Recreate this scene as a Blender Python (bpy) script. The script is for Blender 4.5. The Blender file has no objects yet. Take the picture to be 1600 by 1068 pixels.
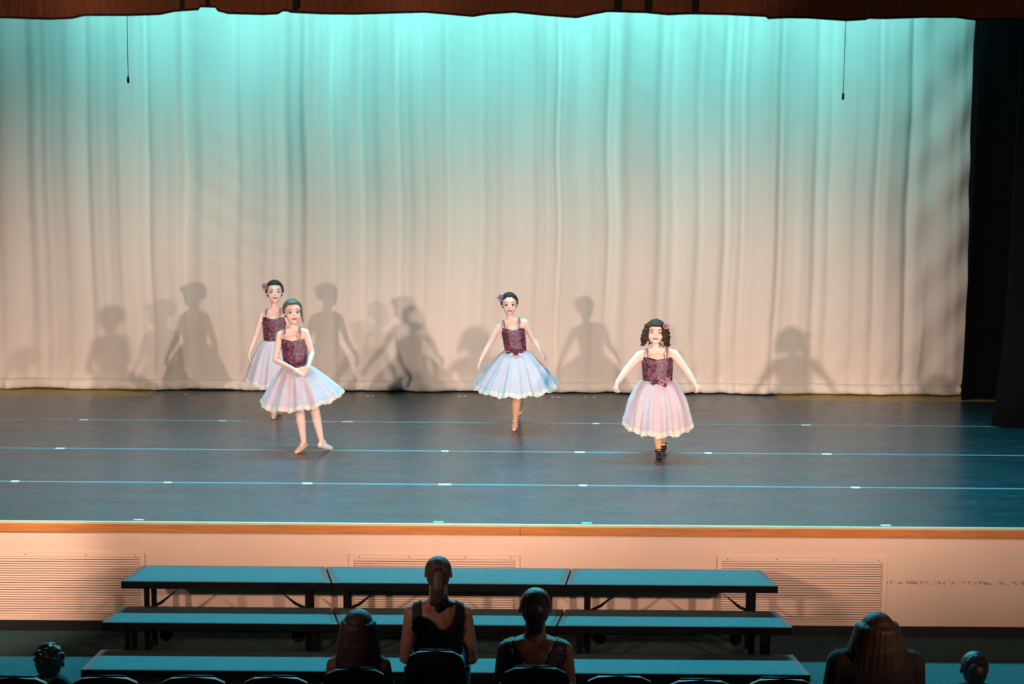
import bpy, bmesh, math, random
from mathutils import Vector, Matrix, noise
random.seed(7)
sc = bpy.context.scene
COL = sc.collection
R = math.radians

# ------------------------------------------------------------------ camera
F_PX = 3100.0
CAM_Z = 3.85
PITCH = R(8.87)
ROLL = R(0.42)
cam_d = bpy.data.cameras.new('camera')
cam_d.sensor_width = 36.0
cam_d.lens = F_PX / 1600.0 * 36.0
cam_d.clip_end = 200
cam = bpy.data.objects.new('camera', cam_d)
COL.objects.link(cam)
CAM_R = Matrix.Rotation(R(90) - PITCH, 3, 'X') @ Matrix.Rotation(ROLL, 3, 'Z')
cam.matrix_world = Matrix.Translation((0, 0, CAM_Z)) @ CAM_R.to_4x4()
sc.camera = cam

def ray(px, py):
    return CAM_R @ Vector(((px - 800) / F_PX, -(py - 534) / F_PX, -1.0))
def P(px, py, d):
    """measured point: pixel of the photograph at distance d from the camera wall"""
    v = ray(px, py)
    return Vector((0, 0, CAM_Z)) + v * (d / v.y)
def G(px, py, z=0.0):
    v = ray(px, py)
    return Vector((0, 0, CAM_Z)) + v * ((z - CAM_Z) / v.z)

# ------------------------------------------------------------------ world, lights, exposure
w = bpy.data.worlds.new('dark_hall')
sc.world = w
w.use_nodes = True
w.node_tree.nodes['Background'].inputs[0].default_value = (0.5, 0.6, 0.7, 1)
w.node_tree.nodes['Background'].inputs[1].default_value = 0.006
sc.view_settings.view_transform = 'Standard'
sc.view_settings.look = 'None'
sc.view_settings.exposure = 0.0
sc.view_settings.gamma = 1.0
sc.view_settings.use_curve_mapping = False

PEACH = (1.0, 0.715, 0.585)
def spot(name, loc, target, energy, deg, color=PEACH, blend=0.6, size=0.06):
    l = bpy.data.lights.new(name, 'SPOT')
    l.energy = energy; l.color = color; l.spot_size = R(deg); l.spot_blend = blend
    l.shadow_soft_size = size
    o = bpy.data.objects.new(name, l); COL.objects.link(o)
    o.location = loc
    o.rotation_euler = (Vector(target) - Vector(loc)).to_track_quat('-Z', 'Y').to_euler()
    return o
# front-of-house spotlights: four positions in the hall, two lamps each
FOH = [((-6.6, 3.0, 3.75), 1.08), ((9.2, 3.0, 3.85), 1.0), ((-10.5, 6.5, 5.0), 0.58), ((10.0, 6.5, 5.0), 0.58)]
for loc, k in FOH:
    for tx, kk in ((-4.6, 0.85), (-0.5, 1.2), (2.9, 1.0)):
        spot('front_spotlight', loc, (tx, 18.3, 0.50), 3100 * k * kk, 23, PEACH, 0.9, 0.17)
# warm lamp at hall left for the apron; added unseen uplights brighten the valance
spot('apron_spotlight', (-5.6, 8.6, 3.4), (-4.45, 15.3, -0.20), 2500, 19.5, PEACH, 0.7)
for x, e in ((-5.0, 900), (-2.4, 800), (0.2, 600), (2.8, 150)):
    spot('valance_fill_light', (x, 9.0, 2.0), (x + 0.3, 16.0, 5.35), e, 34, PEACH, 0.4)

def area(name, loc, target, energy, sx, sy, color):
    l = bpy.data.lights.new(name, 'AREA')
    l.shape = 'RECTANGLE'; l.size = sx; l.size_y = sy; l.energy = energy; l.color = color
    o = bpy.data.objects.new(name, l); COL.objects.link(o)
    o.location = loc
    o.rotation_euler = (Vector(target) - Vector(loc)).to_track_quat('-Z', 'Y').to_euler()
    return o
# cyan border lights over the back of the stage: a row washing the head of the backdrop, and a strip lighting down and forward
for i in range(11):
    x = -4.6 + i * 0.88
    spot('border_light', (x, 19.45, 5.75), (x, 21.1, 3.95), 250 * (1.0 - 0.25 * (abs(x + 0.1) / 4.6) ** 2), 57, (0.25, 0.90, 0.91), 0.8, 0.10)
strip = area('border_striplight', (-0.2, 19.3, 5.75), (-0.2, 15.6, 1.0), 640, 8.4, 0.25, (0.08, 0.70, 0.90))
strip.data.spread = R(105)

# ------------------------------------------------------------------ materials
def mat(name, col, rough=0.7, var=0.0, scale=8.0, bump=0.0, bscale=60.0, stretch=(1, 1, 1), spec=0.4, metal=0.0, sheen=0.0, col2=None):
    m = bpy.data.materials.new(name); m.use_nodes = True
    nt = m.node_tree; b = nt.nodes['Principled BSDF']
    b.inputs['Roughness'].default_value = rough
    b.inputs['Specular IOR Level'].default_value = spec
    b.inputs['Metallic'].default_value = metal
    b.inputs['Sheen Weight'].default_value = sheen
    tc = nt.nodes.new('ShaderNodeTexCoord'); mp = nt.nodes.new('ShaderNodeMapping')
    mp.inputs['Scale'].default_value = stretch
    nt.links.new(tc.outputs['Object'], mp.inputs['Vector'])
    n = nt.nodes.new('ShaderNodeTexNoise'); n.inputs['Scale'].default_value = scale; n.inputs['Detail'].default_value = 5
    nt.links.new(mp.outputs[0], n.inputs['Vector'])
    r = nt.nodes.new('ShaderNodeValToRGB')
    c2 = col2 if col2 else tuple(max(0, c * (1 - var)) for c in col)
    r.color_ramp.elements[0].position = 0.32; r.color_ramp.elements[1].position = 0.68
    r.color_ramp.elements[0].color = (*c2, 1); r.color_ramp.elements[1].color = (*col, 1)
    nt.links.new(n.outputs['Fac'], r.inputs['Fac'])
    nt.links.new(r.outputs[0], b.inputs['Base Color'])
    if bump > 0:
        n2 = nt.nodes.new('ShaderNodeTexNoise'); n2.inputs['Scale'].default_value = bscale; n2.inputs['Detail'].default_value = 4
        nt.links.new(mp.outputs[0], n2.inputs['Vector'])
        bp = nt.nodes.new('ShaderNodeBump'); bp.inputs['Strength'].default_value = bump; bp.inputs['Distance'].default_value = 0.02
        nt.links.new(n2.outputs['Fac'], bp.inputs['Height'])
        nt.links.new(bp.outputs[0], b.inputs['Normal'])
    return m

def marley_mat():
    m = mat('marley_vinyl', (0.012, 0.060, 0.076), 0.33, 0.35, 1.6, 0.05, 14, (1, 3, 1), 0.85)
    nt = m.node_tree; b = nt.nodes['Principled BSDF']
    tc = nt.nodes.new('ShaderNodeTexCoord'); mp = nt.nodes.new('ShaderNodeMapping'); mp.inputs['Scale'].default_value = (2.2, 26, 1)
    nt.links.new(tc.outputs['Object'], mp.inputs[0])
    n = nt.nodes.new('ShaderNodeTexNoise'); n.inputs['Scale'].default_value = 2.2; n.inputs['Detail'].default_value = 7
    nt.links.new(mp.outputs[0], n.inputs['Vector'])
    mr = nt.nodes.new('ShaderNodeMapRange'); mr.inputs[1].default_value = 0.3; mr.inputs[2].default_value = 0.75
    mr.inputs[3].default_value = 0.21; mr.inputs[4].default_value = 0.38
    nt.links.new(n.outputs['Fac'], mr.inputs[0]); nt.links.new(mr.outputs[0], b.inputs['Roughness'])
    # pale scuffs
    r = nt.nodes.new('ShaderNodeValToRGB'); r.color_ramp.elements[0].position = 0.66; r.color_ramp.elements[1].position = 0.76
    nt.links.new(n.outputs['Fac'], r.inputs[0])
    mx = nt.nodes.new('ShaderNodeMixRGB'); mx.inputs[2].default_value = (0.22, 0.24, 0.25, 1)
    old = b.inputs['Base Color'].links[0].from_socket
    nt.links.new(r.outputs[0], mx.inputs[0]); nt.links.new(old, mx.inputs[1]); nt.links.new(mx.outputs[0], b.inputs['Base Color'])
    return m

def wall_mat():
    m = mat('painted_apron_wall', (0.80, 0.55, 0.41), 0.6, 0.05, 2.5, 0.05, 80)
    nt = m.node_tree; b = nt.nodes['Principled BSDF']
    # band of scuff marks where chairs have rubbed the paint, at the right end
    tc = nt.nodes.new('ShaderNodeTexCoord'); sp = nt.nodes.new('ShaderNodeSeparateXYZ'); nt.links.new(tc.outputs['Object'], sp.inputs[0])
    n = nt.nodes.new('ShaderNodeTexNoise'); n.inputs['Scale'].default_value = 38; n.inputs['Detail'].default_value = 5
    nt.links.new(tc.outputs['Object'], n.inputs['Vector'])
    def math_(op, a, v):
        k = nt.nodes.new('ShaderNodeMath'); k.operation = op; nt.links.new(a, k.inputs[0])
        if isinstance(v, (int, float)): k.inputs[1].default_value = v
        else: nt.links.new(v, k.inputs[1])
        return k.outputs[0]
    zz = math_('ABSOLUTE', math_('ADD', sp.outputs['Z'], 0.455), 0)
    band = math_('LESS_THAN', zz, 0.014)
    right = math_('GREATER_THAN', sp.outputs['X'], 2.95)
    dots = math_('GREATER_THAN', n.outputs['Fac'], 0.53)
    f = math_('MULTIPLY', math_('MULTIPLY', band, right), dots)
    f2 = math_('MULTIPLY', f, 0.55)
    mx = nt.nodes.new('ShaderNodeMixRGB'); mx.inputs[2].default_value = (0.16, 0.07, 0.045, 1)
    old = b.inputs['Base Color'].links[0].from_socket
    nt.links.new(f2, mx.inputs[0]); nt.links.new(old, mx.inputs[1]); nt.links.new(mx.outputs[0], b.inputs['Base Color'])
    return m

def tulle_mat(name, col, transp):
    m = bpy.data.materials.new(name); m.use_nodes = True
    nt = m.node_tree; nt.nodes.clear()
    out = nt.nodes.new('ShaderNodeOutputMaterial')
    tc = nt.nodes.new('ShaderNodeTexCoord')
    n = nt.nodes.new('ShaderNodeTexNoise'); n.inputs['Scale'].default_value = 14
    nt.links.new(tc.outputs['Object'], n.inputs['Vector'])
    r = nt.nodes.new('ShaderNodeValToRGB'); r.color_ramp.elements[0].color = (*[c * 0.86 for c in col], 1); r.color_ramp.elements[1].color = (*col, 1)
    nt.links.new(n.outputs['Fac'], r.inputs[0])
    d = nt.nodes.new('ShaderNodeBsdfDiffuse'); t = nt.nodes.new('ShaderNodeBsdfTranslucent'); tr = nt.nodes.new('ShaderNodeBsdfTransparent')
    nt.links.new(r.outputs[0], d.inputs[0]); nt.links.new(r.outputs[0], t.inputs[0])
    a = nt.nodes.new('ShaderNodeMixShader'); a.inputs[0].default_value = 0.25
    nt.links.new(d.outputs[0], a.inputs[1]); nt.links.new(t.outputs[0], a.inputs[2])
    b = nt.nodes.new('ShaderNodeMixShader'); b.inputs[0].default_value = transp
    nt.links.new(a.outputs[0], b.inputs[1]); nt.links.new(tr.outputs[0], b.inputs[2])
    nt.links.new(b.outputs[0], out.inputs[0])
    return m

def sequin_mat(name, c1, c2, scale=90):
    m = bpy.data.materials.new(name); m.use_nodes = True
    nt = m.node_tree; b = nt.nodes['Principled BSDF']
    tc = nt.nodes.new('ShaderNodeTexCoord')
    v = nt.nodes.new('ShaderNodeTexVoronoi'); v.inputs['Scale'].default_value = scale
    nt.links.new(tc.outputs['Object'], v.inputs['Vector'])
    sep = nt.nodes.new('ShaderNodeSeparateColor'); nt.links.new(v.outputs['Color'], sep.inputs[0])
    r = nt.nodes.new('ShaderNodeValToRGB'); r.color_ramp.elements[0].color = (*c1, 1); r.color_ramp.elements[1].color = (*c2, 1)
    r.color_ramp.elements[0].position = 0.35; r.color_ramp.elements[1].position = 0.95
    nt.links.new(sep.outputs[0], r.inputs[0]); nt.links.new(r.outputs[0], b.inputs['Base Color'])
    b.inputs['Roughness'].default_value = 0.38
    bp = nt.nodes.new('ShaderNodeBump'); bp.inputs['Strength'].default_value = 0.6; bp.inputs['Distance'].default_value = 0.006
    nt.links.new(v.outputs['Distance'], bp.inputs['Height']); nt.links.new(bp.outputs[0], b.inputs['Normal'])
    return m

M = {}
M['marley'] = marley_mat()
M['wall'] = wall_mat()
M['stage_wood'] = mat('stage_floor_wood', (0.50, 0.40, 0.16), 0.5, 0.2, 5, 0, 1, (1, 12, 1))
M['fascia'] = mat('orange_varnished_wood', (0.62, 0.22, 0.055), 0.42, 0.3, 3.0, 0.03, 30, (1.2, 1, 22))
M['nosing'] = mat('pale_wood_nosing', (0.70, 0.55, 0.33), 0.5, 0.1, 6)
M['baseboard'] = mat('black_vinyl_base', (0.008, 0.007, 0.007), 0.5, 0.2)
M['carpet_floor'] = mat('grey_house_carpet', (0.070, 0.150, 0.158), 0.95, 0.5, 70, 0.4, 160, spec=0.05)
M['grille'] = mat('grille_painted_metal', (0.82, 0.58, 0.44), 0.5, 0.05, 4)
M['dark_void'] = mat('grille_dark_duct', (0.05, 0.025, 0.018), 0.9)
M['backdrop'] = mat('backdrop_muslin', (0.80, 0.76, 0.70), 0.9, 0.07, 1.4, 0.10, 16, (1, 1, 0.5), 0.2)
M['hem'] = mat('backdrop_hem_muslin', (0.90, 0.87, 0.80), 0.9, 0.06, 5, 0.3, 22, (1, 1, 1), 0.2)
M['black_velvet'] = mat('black_velour', (0.004, 0.0065, 0.009), 0.9, 0.3, 5, 0, 1, (1, 1, 1), 0.1, 0, 0.02)
M['valance'] = mat('brown_valance_velour', (0.26, 0.075, 0.024), 0.85, 0.4, 18, 0.3, 40, (9, 1, 0.6), 0.2)
M['fringe'] = mat('brown_bullion_fringe', (0.28, 0.085, 0.03), 0.8, 0.6, 60, 0.4, 60, (6, 1, 0.3))
M['valance_shade'] = mat('black_valance_shade', (0.006, 0.004, 0.003), 0.9)  # black shade colour for the valance's lower line and gaps
M['seam'] = mat('pale_blue_seam_tape', (0.16, 0.30, 0.36), 0.4, 0.2, 3)
M['tape_white'] = mat('white_spike_tape', (0.9, 0.88, 0.86), 0.5, 0.05)
M['tape_pink'] = mat('pink_spike_tape', (0.85, 0.55, 0.55), 0.5, 0.05)
M['tape_green'] = mat('green_spike_tape', (0.30, 0.85, 0.50), 0.5, 0.05)
M['mic'] = mat('black_microphone_metal', (0.01, 0.012, 0.013), 0.5)
M['riser_frame'] = mat('riser_dark_steel', (0.0045, 0.0035, 0.0035), 0.6, 0.3, 8, spec=0.08)
M['riser_edge'] = mat('riser_grey_edge_trim', (0.055, 0.040, 0.036), 0.45, 0.2, 8)
M['riser_carpet'] = mat('riser_grey_carpet', (0.075, 0.155, 0.165), 0.95, 0.18, 40, 0.3, 160)
M['chair'] = mat('black_chair_vinyl', (0.015, 0.012, 0.014), 0.45, 0.2, 10)
M['chair_metal'] = mat('chair_dark_steel', (0.03, 0.03, 0.032), 0.4, 0.2, 10, metal=0.6)
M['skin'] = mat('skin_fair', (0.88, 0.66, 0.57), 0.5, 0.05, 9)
M['skin_dim'] = mat('skin_dim_hall_shade', (0.25, 0.105, 0.07), 0.55, 0.06, 9)  # skin darkened so the dim hall's shade sits in the colour
M['legs_orange_lit'] = mat('tan_orange_lit_legs', (0.72, 0.44, 0.27), 0.6, 0.05, 9)  # leg tan with the orange stage light put into the colour
M['lips'] = mat('lips_rose', (0.55, 0.14, 0.14), 0.4)
M['eye'] = mat('eye_dark', (0.012, 0.008, 0.008), 0.25)
M['eye_white'] = mat('eye_white', (0.80, 0.78, 0.76), 0.3)
M['brow'] = mat('eyebrow_brown', (0.09, 0.05, 0.035), 0.8)
M['hair_dark'] = mat('hair_dark_brown', (0.030, 0.018, 0.014), 0.42, 0.4, 30, 0.4, 50, (1, 1, 0.25))
M['hair_black'] = mat('hair_black', (0.014, 0.010, 0.010), 0.4, 0.4, 30, 0.4, 50, (1, 1, 0.25))
M['hair_brown'] = mat('hair_light_brown', (0.15, 0.095, 0.06), 0.45, 0.4, 30, 0.4, 50, (1, 1, 0.25))
M['hair_curly'] = mat('hair_curly_brown', (0.085, 0.042, 0.026), 0.65, 0.5, 40, 0.4, 60, spec=0.15)
M['hair_blond'] = mat('hair_dark_blond', (0.10, 0.045, 0.024), 0.5, 0.4, 24, 0.4, 50, (1, 1, 0.2))
M['hair_dim'] = mat('hair_brown_dim_shade', (0.045, 0.022, 0.014), 0.55, 0.4, 24, 0.4, 50, (1, 1, 0.2))  # brown hair darkened to carry the shade of the hall
M['bodice'] = sequin_mat('burgundy_rosette_satin', (0.055, 0.012, 0.038), (0.26, 0.09, 0.14), 75)
M['panel'] = sequin_mat('mauve_sequin_mesh', (0.13, 0.065, 0.10), (0.34, 0.22, 0.28), 130)
M['strap'] = mat('mauve_strap', (0.30, 0.20, 0.29), 0.5, 0.2)
M['tulle'] = tulle_mat('lavender_tulle', (0.92, 0.85, 0.93), 0.22)
M['under'] = tulle_mat('pink_underskirt', (0.78, 0.60, 0.68), 0.05)
M['lace'] = mat('ivory_lace', (0.90, 0.84, 0.76), 0.8, 0.28, 70, 0.5, 90)
M['flower'] = mat('mauve_petal', (0.52, 0.30, 0.44), 0.6, 0.3, 60)
M['flower_dark'] = mat('burgundy_petal', (0.24, 0.04, 0.08), 0.55, 0.4, 60)
M['leaf'] = mat('dark_green_leaf', (0.015, 0.035, 0.025), 0.5)
M['slipper'] = mat('pink_ballet_slipper', (0.80, 0.56, 0.47), 0.5, 0.06, 20)
M['slipper_white'] = mat('pale_ballet_slipper', (0.86, 0.76, 0.70), 0.5, 0.06, 20)
M['shoe_black'] = mat('black_patent_shoe', (0.010, 0.010, 0.012), 0.25, 0.2)
M['cloth_black'] = mat('black_knit', (0.010, 0.008, 0.009), 0.85, 0.3, 20)
M['cloth_sequin'] = sequin_mat('black_sequin_cloth', (0.008, 0.007, 0.008), (0.03, 0.025, 0.025), 120)
M['cloth_brown'] = mat('dark_brown_cotton', (0.055, 0.028, 0.022), 0.85, 0.3, 20)
M['cloth_blue'] = mat('dusty_blue_skirt', (0.16, 0.21, 0.26), 0.8, 0.3, 12)
M['sequin'] = mat('silver_sequin', (0.8, 0.75, 0.7), 0.15, 0.1, metal=0.8)
M['trouser'] = mat('dark_trouser', (0.02, 0.02, 0.025), 0.85, 0.2)

# ------------------------------------------------------------------ helpers
def link(name, me, m, parent=None, smooth=False):
    for x in (m if isinstance(m, (list, tuple)) else [m]):
        if x is not None: me.materials.append(x)
    if smooth:
        for p in me.polygons: p.use_smooth = True
    o = bpy.data.objects.new(name, me); COL.objects.link(o)
    if parent is not None:
        o.parent = parent
        o.matrix_parent_inverse = parent.matrix_world.inverted() if parent.type != 'EMPTY' else Matrix.Translation(-parent.location)
    return o
def thing(name, loc, label, cat, group=None):
    o = bpy.data.objects.new(name, None); COL.objects.link(o)
    o.location = loc; o.empty_display_size = 0.1
    tag(o, label, cat, group)
    return o
def tag(o, label, cat, group=None):
    o['label'] = label; o['category'] = cat
    if group: o['group'] = group
    return o
def struct(o, label=None):
    o['kind'] = 'structure'
    if label: o['label'] = label
    return o

class MB:
    """collects shapes for ONE mesh"""
    def __init__(s): s.v = []; s.f = []; s.mi = []
    def add(s, vs, fs, mi=0):
        k = len(s.v); s.v += [tuple(q) for q in vs]; s.f += [tuple(i + k for i in f) for f in fs]; s.mi += [mi] * len(fs)
        return s
    def box(s, x0, x1, y0, y1, z0, z1, mi=0):
        v = [(x, y, z) for z in (z0, z1) for y in (y0, y1) for x in (x0, x1)]
        return s.add(v, [(0, 2, 3, 1), (4, 5, 7, 6), (0, 1, 5, 4), (2, 6, 7, 3), (0, 4, 6, 2), (1, 3, 7, 5)], mi)
    def prism(s, poly, z0, z1, mi=0):
        n = len(poly)
        v = [(x, y, z0) for x, y in poly] + [(x, y, z1) for x, y in poly]
        f = [tuple(range(n - 1, -1, -1)), tuple(range(n, 2 * n))] + [(i, (i + 1) % n, n + (i + 1) % n, n + i) for i in range(n)]
        return s.add(v, f, mi)
    def ell(s, c, r, rot=None, nu=14, nv=9, mi=0):
        c = Vector(c); v = []; f = []
        if not hasattr(r, '__len__'): r = (r, r, r)
        rows = []
        for j in range(nv + 1):
            th = math.pi * j / nv
            if j in (0, nv):
                rows.append([len(v)]); pts = [Vector((0, 0, math.cos(th) * r[2]))]
            else:
                rows.append(list(range(len(v), len(v) + nu)))
                pts = [Vector((math.sin(th) * math.cos(2 * math.pi * i / nu) * r[0], math.sin(th) * math.sin(2 * math.pi * i / nu) * r[1], math.cos(th) * r[2])) for i in range(nu)]
            for q in pts: v.append(c + (rot @ q if rot else q))
        for j in range(nv):
            a, b = rows[j], rows[j + 1]
            for i in range(nu):
                i2 = (i + 1) % nu
                if len(a) == 1: f.append((a[0], b[i], b[i2]))
                elif len(b) == 1: f.append((a[i], b[0], a[i2]))
                else: f.append((a[i], b[i], b[i2], a[i2]))
        return s.add(v, f, mi)
    def cap(s, p0, r0, p1, r1, nu=12, mi=0):
        """tapered limb with round ends"""
        p0 = Vector(p0); p1 = Vector(p1); ax = p1 - p0
        if ax.length < 1e-6: return s.ell(p0, r0)
        q = ax.to_track_quat('Z', 'Y').to_matrix()
        L = ax.length; prof = []
        for k in range(5):
            a = math.pi / 2 * k / 4; prof.append((-r0 * math.cos(a), r0 * math.sin(a)))
        for k in range(5):
            a = math.pi / 2 * k / 4; prof.append((L + r1 * math.sin(a), r1 * math.cos(a)))
        v = []; f = []; rows = []
        for z, r in prof:
            if r < 1e-5: rows.append([len(v)]); v.append(p0 + q @ Vector((0, 0, z)))
            else:
                rows.append(list(range(len(v), len(v) + nu)))
                for i in range(nu):
                    a = 2 * math.pi * i / nu; v.append(p0 + q @ Vector((r * math.cos(a), r * math.sin(a), z)))
        for a, b in zip(rows, rows[1:]):
            for i in range(nu):
                i2 = (i + 1) % nu
                if len(a) == 1: f.append((a[0], b[i2], b[i]))
                elif len(b) == 1: f.append((a[i], a[i2], b[0]))
                else: f.append((a[i], a[i2], b[i2], b[i]))
        return s.add(v, f, mi)
    def tube(s, pts, rad, nu=8, mi=0, flat=1.0, nrm=None):
        """sweep; flat squashes along nrm"""
        pts = [Vector(p) for p in pts]; n = len(pts); v = []; f = []
        for i, p in enumerate(pts):
            t = (pts[min(i + 1, n - 1)] - pts[max(i - 1, 0)]).normalized()
            ref = Vector(nrm) if nrm else (Vector((0, 0, 1)) if abs(t.z) < 0.9 else Vector((1, 0, 0)))
            a = t.cross(ref).normalized(); b = a.cross(t).normalized()
            r = rad[i] if hasattr(rad, '__len__') else rad
            for k in range(nu):
                an = 2 * math.pi * k / nu
                v.append(p + a * (r * math.cos(an)) + b * (r * flat * math.sin(an)))
        for i in range(n - 1):
            for k in range(nu):
                k2 = (k + 1) % nu
                f.append((i * nu + k, i * nu + k2, (i + 1) * nu + k2, (i + 1) * nu + k))
        f.append(tuple(range(nu - 1, -1, -1))); f.append(tuple(range((n - 1) * nu, n * nu)))
        return s.add(v, f, mi)
    def mesh(s, name='mesh'):
        me = bpy.data.meshes.new(name); me.from_pydata(s.v, [], s.f)
        me.polygons.foreach_set('material_index', s.mi); me.update()
        return me
    def build(s, name, m, parent=None, smooth=False):
        return link(name, s.mesh(name), m, parent, smooth)
    def skin(s, name, m, parent=None, voxel=0.004, smooth=3):
        """fuse everything collected into one continuous surface"""
        me = s.mesh(name)
        bm = bmesh.new(); bm.from_mesh(me); bmesh.ops.recalc_face_normals(bm, faces=bm.faces); bm.to_mesh(me); bm.free()
        o = bpy.data.objects.new('tmp', me); COL.objects.link(o)
        r = o.modifiers.new('r', 'REMESH'); r.mode = 'VOXEL'; r.voxel_size = voxel
        if smooth:
            sm = o.modifiers.new('s', 'SMOOTH'); sm.factor = 0.5; sm.iterations = smooth
        dg = bpy.context.evaluated_depsgraph_get()
        out = bpy.data.meshes.new_from_object(o.evaluated_get(dg))
        bpy.data.objects.remove(o); bpy.data.meshes.remove(me)
        out.name = name; out.materials.clear()
        return link(name, out, m, parent, True)

def nz(x, y=0.0, z=0.0): return noise.noise(Vector((x, y, z)))
def lerp(a, b, t): return a + (b - a) * t

# ------------------------------------------------------------------ the setting
Y_EDGE = G(800, 819).y
SEAMS = [Y_EDGE, G(800, 758).y, G(800, 706).y, G(800, 661).y, G(800, 622.5).y]
Y_BACK = G(800, 612.5).y
HOUSE_Z = -0.90
XL, XR = -9.0, 9.0

struct(MB().box(XL, XR, Y_EDGE + 0.0, 24.0, -0.08, 0.0).build('floor_stage', M['stage_wood']), 'pale yellow wooden stage floor under the dance mats')
struct(MB().box(XL, XR, Y_EDGE + 0.02, Y_EDGE + 0.14, HOUSE_Z, -0.08).build('wall_front', M['wall']), 'peach painted apron wall below the stage edge')
struct(MB().box(XL, XR, Y_EDGE + 0.005, Y_EDGE + 0.02, HOUSE_Z, HOUSE_Z + 0.085).build('baseboard_front', M['baseboard']))
struct(MB().box(XL, XR, Y_EDGE - 0.028, Y_EDGE + 0.02, -0.012, 0.004).build('trim_1', M['nosing']), 'pale wooden nosing along the stage edge')
t2 = struct(MB().box(XL, XR, Y_EDGE - 0.004, Y_EDGE + 0.02, -0.082, -0.013).build('trim_2', M['fascia']), 'orange varnished wooden fascia below the stage edge')
xs = [XL, P(-420, 820, Y_EDGE).x, P(813, 820, Y_EDGE).x, P(1640, 820, Y_EDGE).x, XR]
for a, b in zip(xs, xs[1:]):
    MB().box(a + 0.002, b - 0.002, Y_EDGE - 0.024, Y_EDGE - 0.004, -0.080, -0.0125).build('board', M['fascia'], t2)
struct(MB().box(XL, XR, 11.9, Y_EDGE + 0.14, HOUSE_Z - 0.1, HOUSE_Z).build('floor', M['carpet_floor']), 'grey carpeted hall floor in front of the stage')
struct(MB().box(XL, XR, 2.0, 11.9, HOUSE_Z - 0.1, HOUSE_Z + 0.45).build('floor_seating', M['carpet_floor']), 'carpeted seating tier')

# dance mats and their tapes
MATN = ['frontmost black dance mat strip along the stage edge', 'second black dance mat strip from the stage edge',
        'third black dance mat strip from the stage edge', 'fourth black dance mat strip, the one nearest the backdrop']
mats = []
for i in range(4):
    o = MB().box(XL + 0.5, XR - 0.5, SEAMS[i] + (0.012 if i == 0 else 0.001), SEAMS[i + 1] - 0.001, 0.0, 0.004).build('dance_mat', M['marley'])
    tag(o, MATN[i], 'dance mat', 'dance mats covering the stage'); mats.append(o)
xa, xb = G(245, 615).x, G(1207, 618).x
o = MB().prism([(xa - 0.06, SEAMS[4] + 0.002), (xb + 0.06, SEAMS[4] + 0.002), (xb, Y_BACK + 0.25), (xa, Y_BACK + 0.25)], 0.0, 0.004).build('dance_mat', M['marley'])
tag(o, 'short dark mat remnant under the backdrop hem at centre stage', 'dance mat'); mats.append(o)
for i in (1, 2, 3):
    MB().box(XL + 0.5, XR - 0.5, SEAMS[i] - 0.022, SEAMS[i] + 0.022, 0.004, 0.0048).build('seam_tape', M['seam'], mats[i - 1])
marks = [(131, 656, 'w'), (347, 658, 'p'), (543, 660, 'p'), (931, 662, 'w'), (1260, 665, 'w'), (94, 701, 'w'), (695, 706, 'w'), (906, 708, 'w'), (1107, 709, 'w'), (1292, 710, 'w'),
         (24, 752, 'w'), (263, 753, 'p'), (480, 756, 'w'), (695, 758, 'w'), (911, 759, 'w'), (1337, 762, 'w'),
         (217, 812, 'p'), (685, 817, 'g'), (917, 819, 'g'), (1384, 821, 'w'),
         (291, 616, 'p'), (575, 618, 'w'), (582, 618, 'w'), (718, 619, 'w'), (726, 619, 'w'), (864, 620, 'p'), (872, 620, 'w'), (914, 620, 'g'), (929, 620, 'g'), (1153, 622, 'p')]
for px, py, c in marks:
    g = G(px, py)
    i = max(k for k in range(4) if g.y > SEAMS[k] - 0.08 or k == 0)
    if py < 625: par, wd, hd = mats[4], 0.013, 0.03; g.y = SEAMS[4] + 0.09
    else:
        par, wd, hd = mats[i], 0.040, 0.028
        if i == 0 and py > 800: g.y = Y_EDGE + 0.05; hd = 0.018
        else:
            g.y = min(SEAMS[1:4], key=lambda q: abs(q - g.y)); wd += random.uniform(-0.008, 0.02)
    MB().box(g.x - wd, g.x + wd, g.y - hd, g.y + hd, 0.0045, 0.0056).build('tape_mark', M[{'w': 'tape_white', 'p': 'tape_pink', 'g': 'tape_green'}[c]], par)

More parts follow.
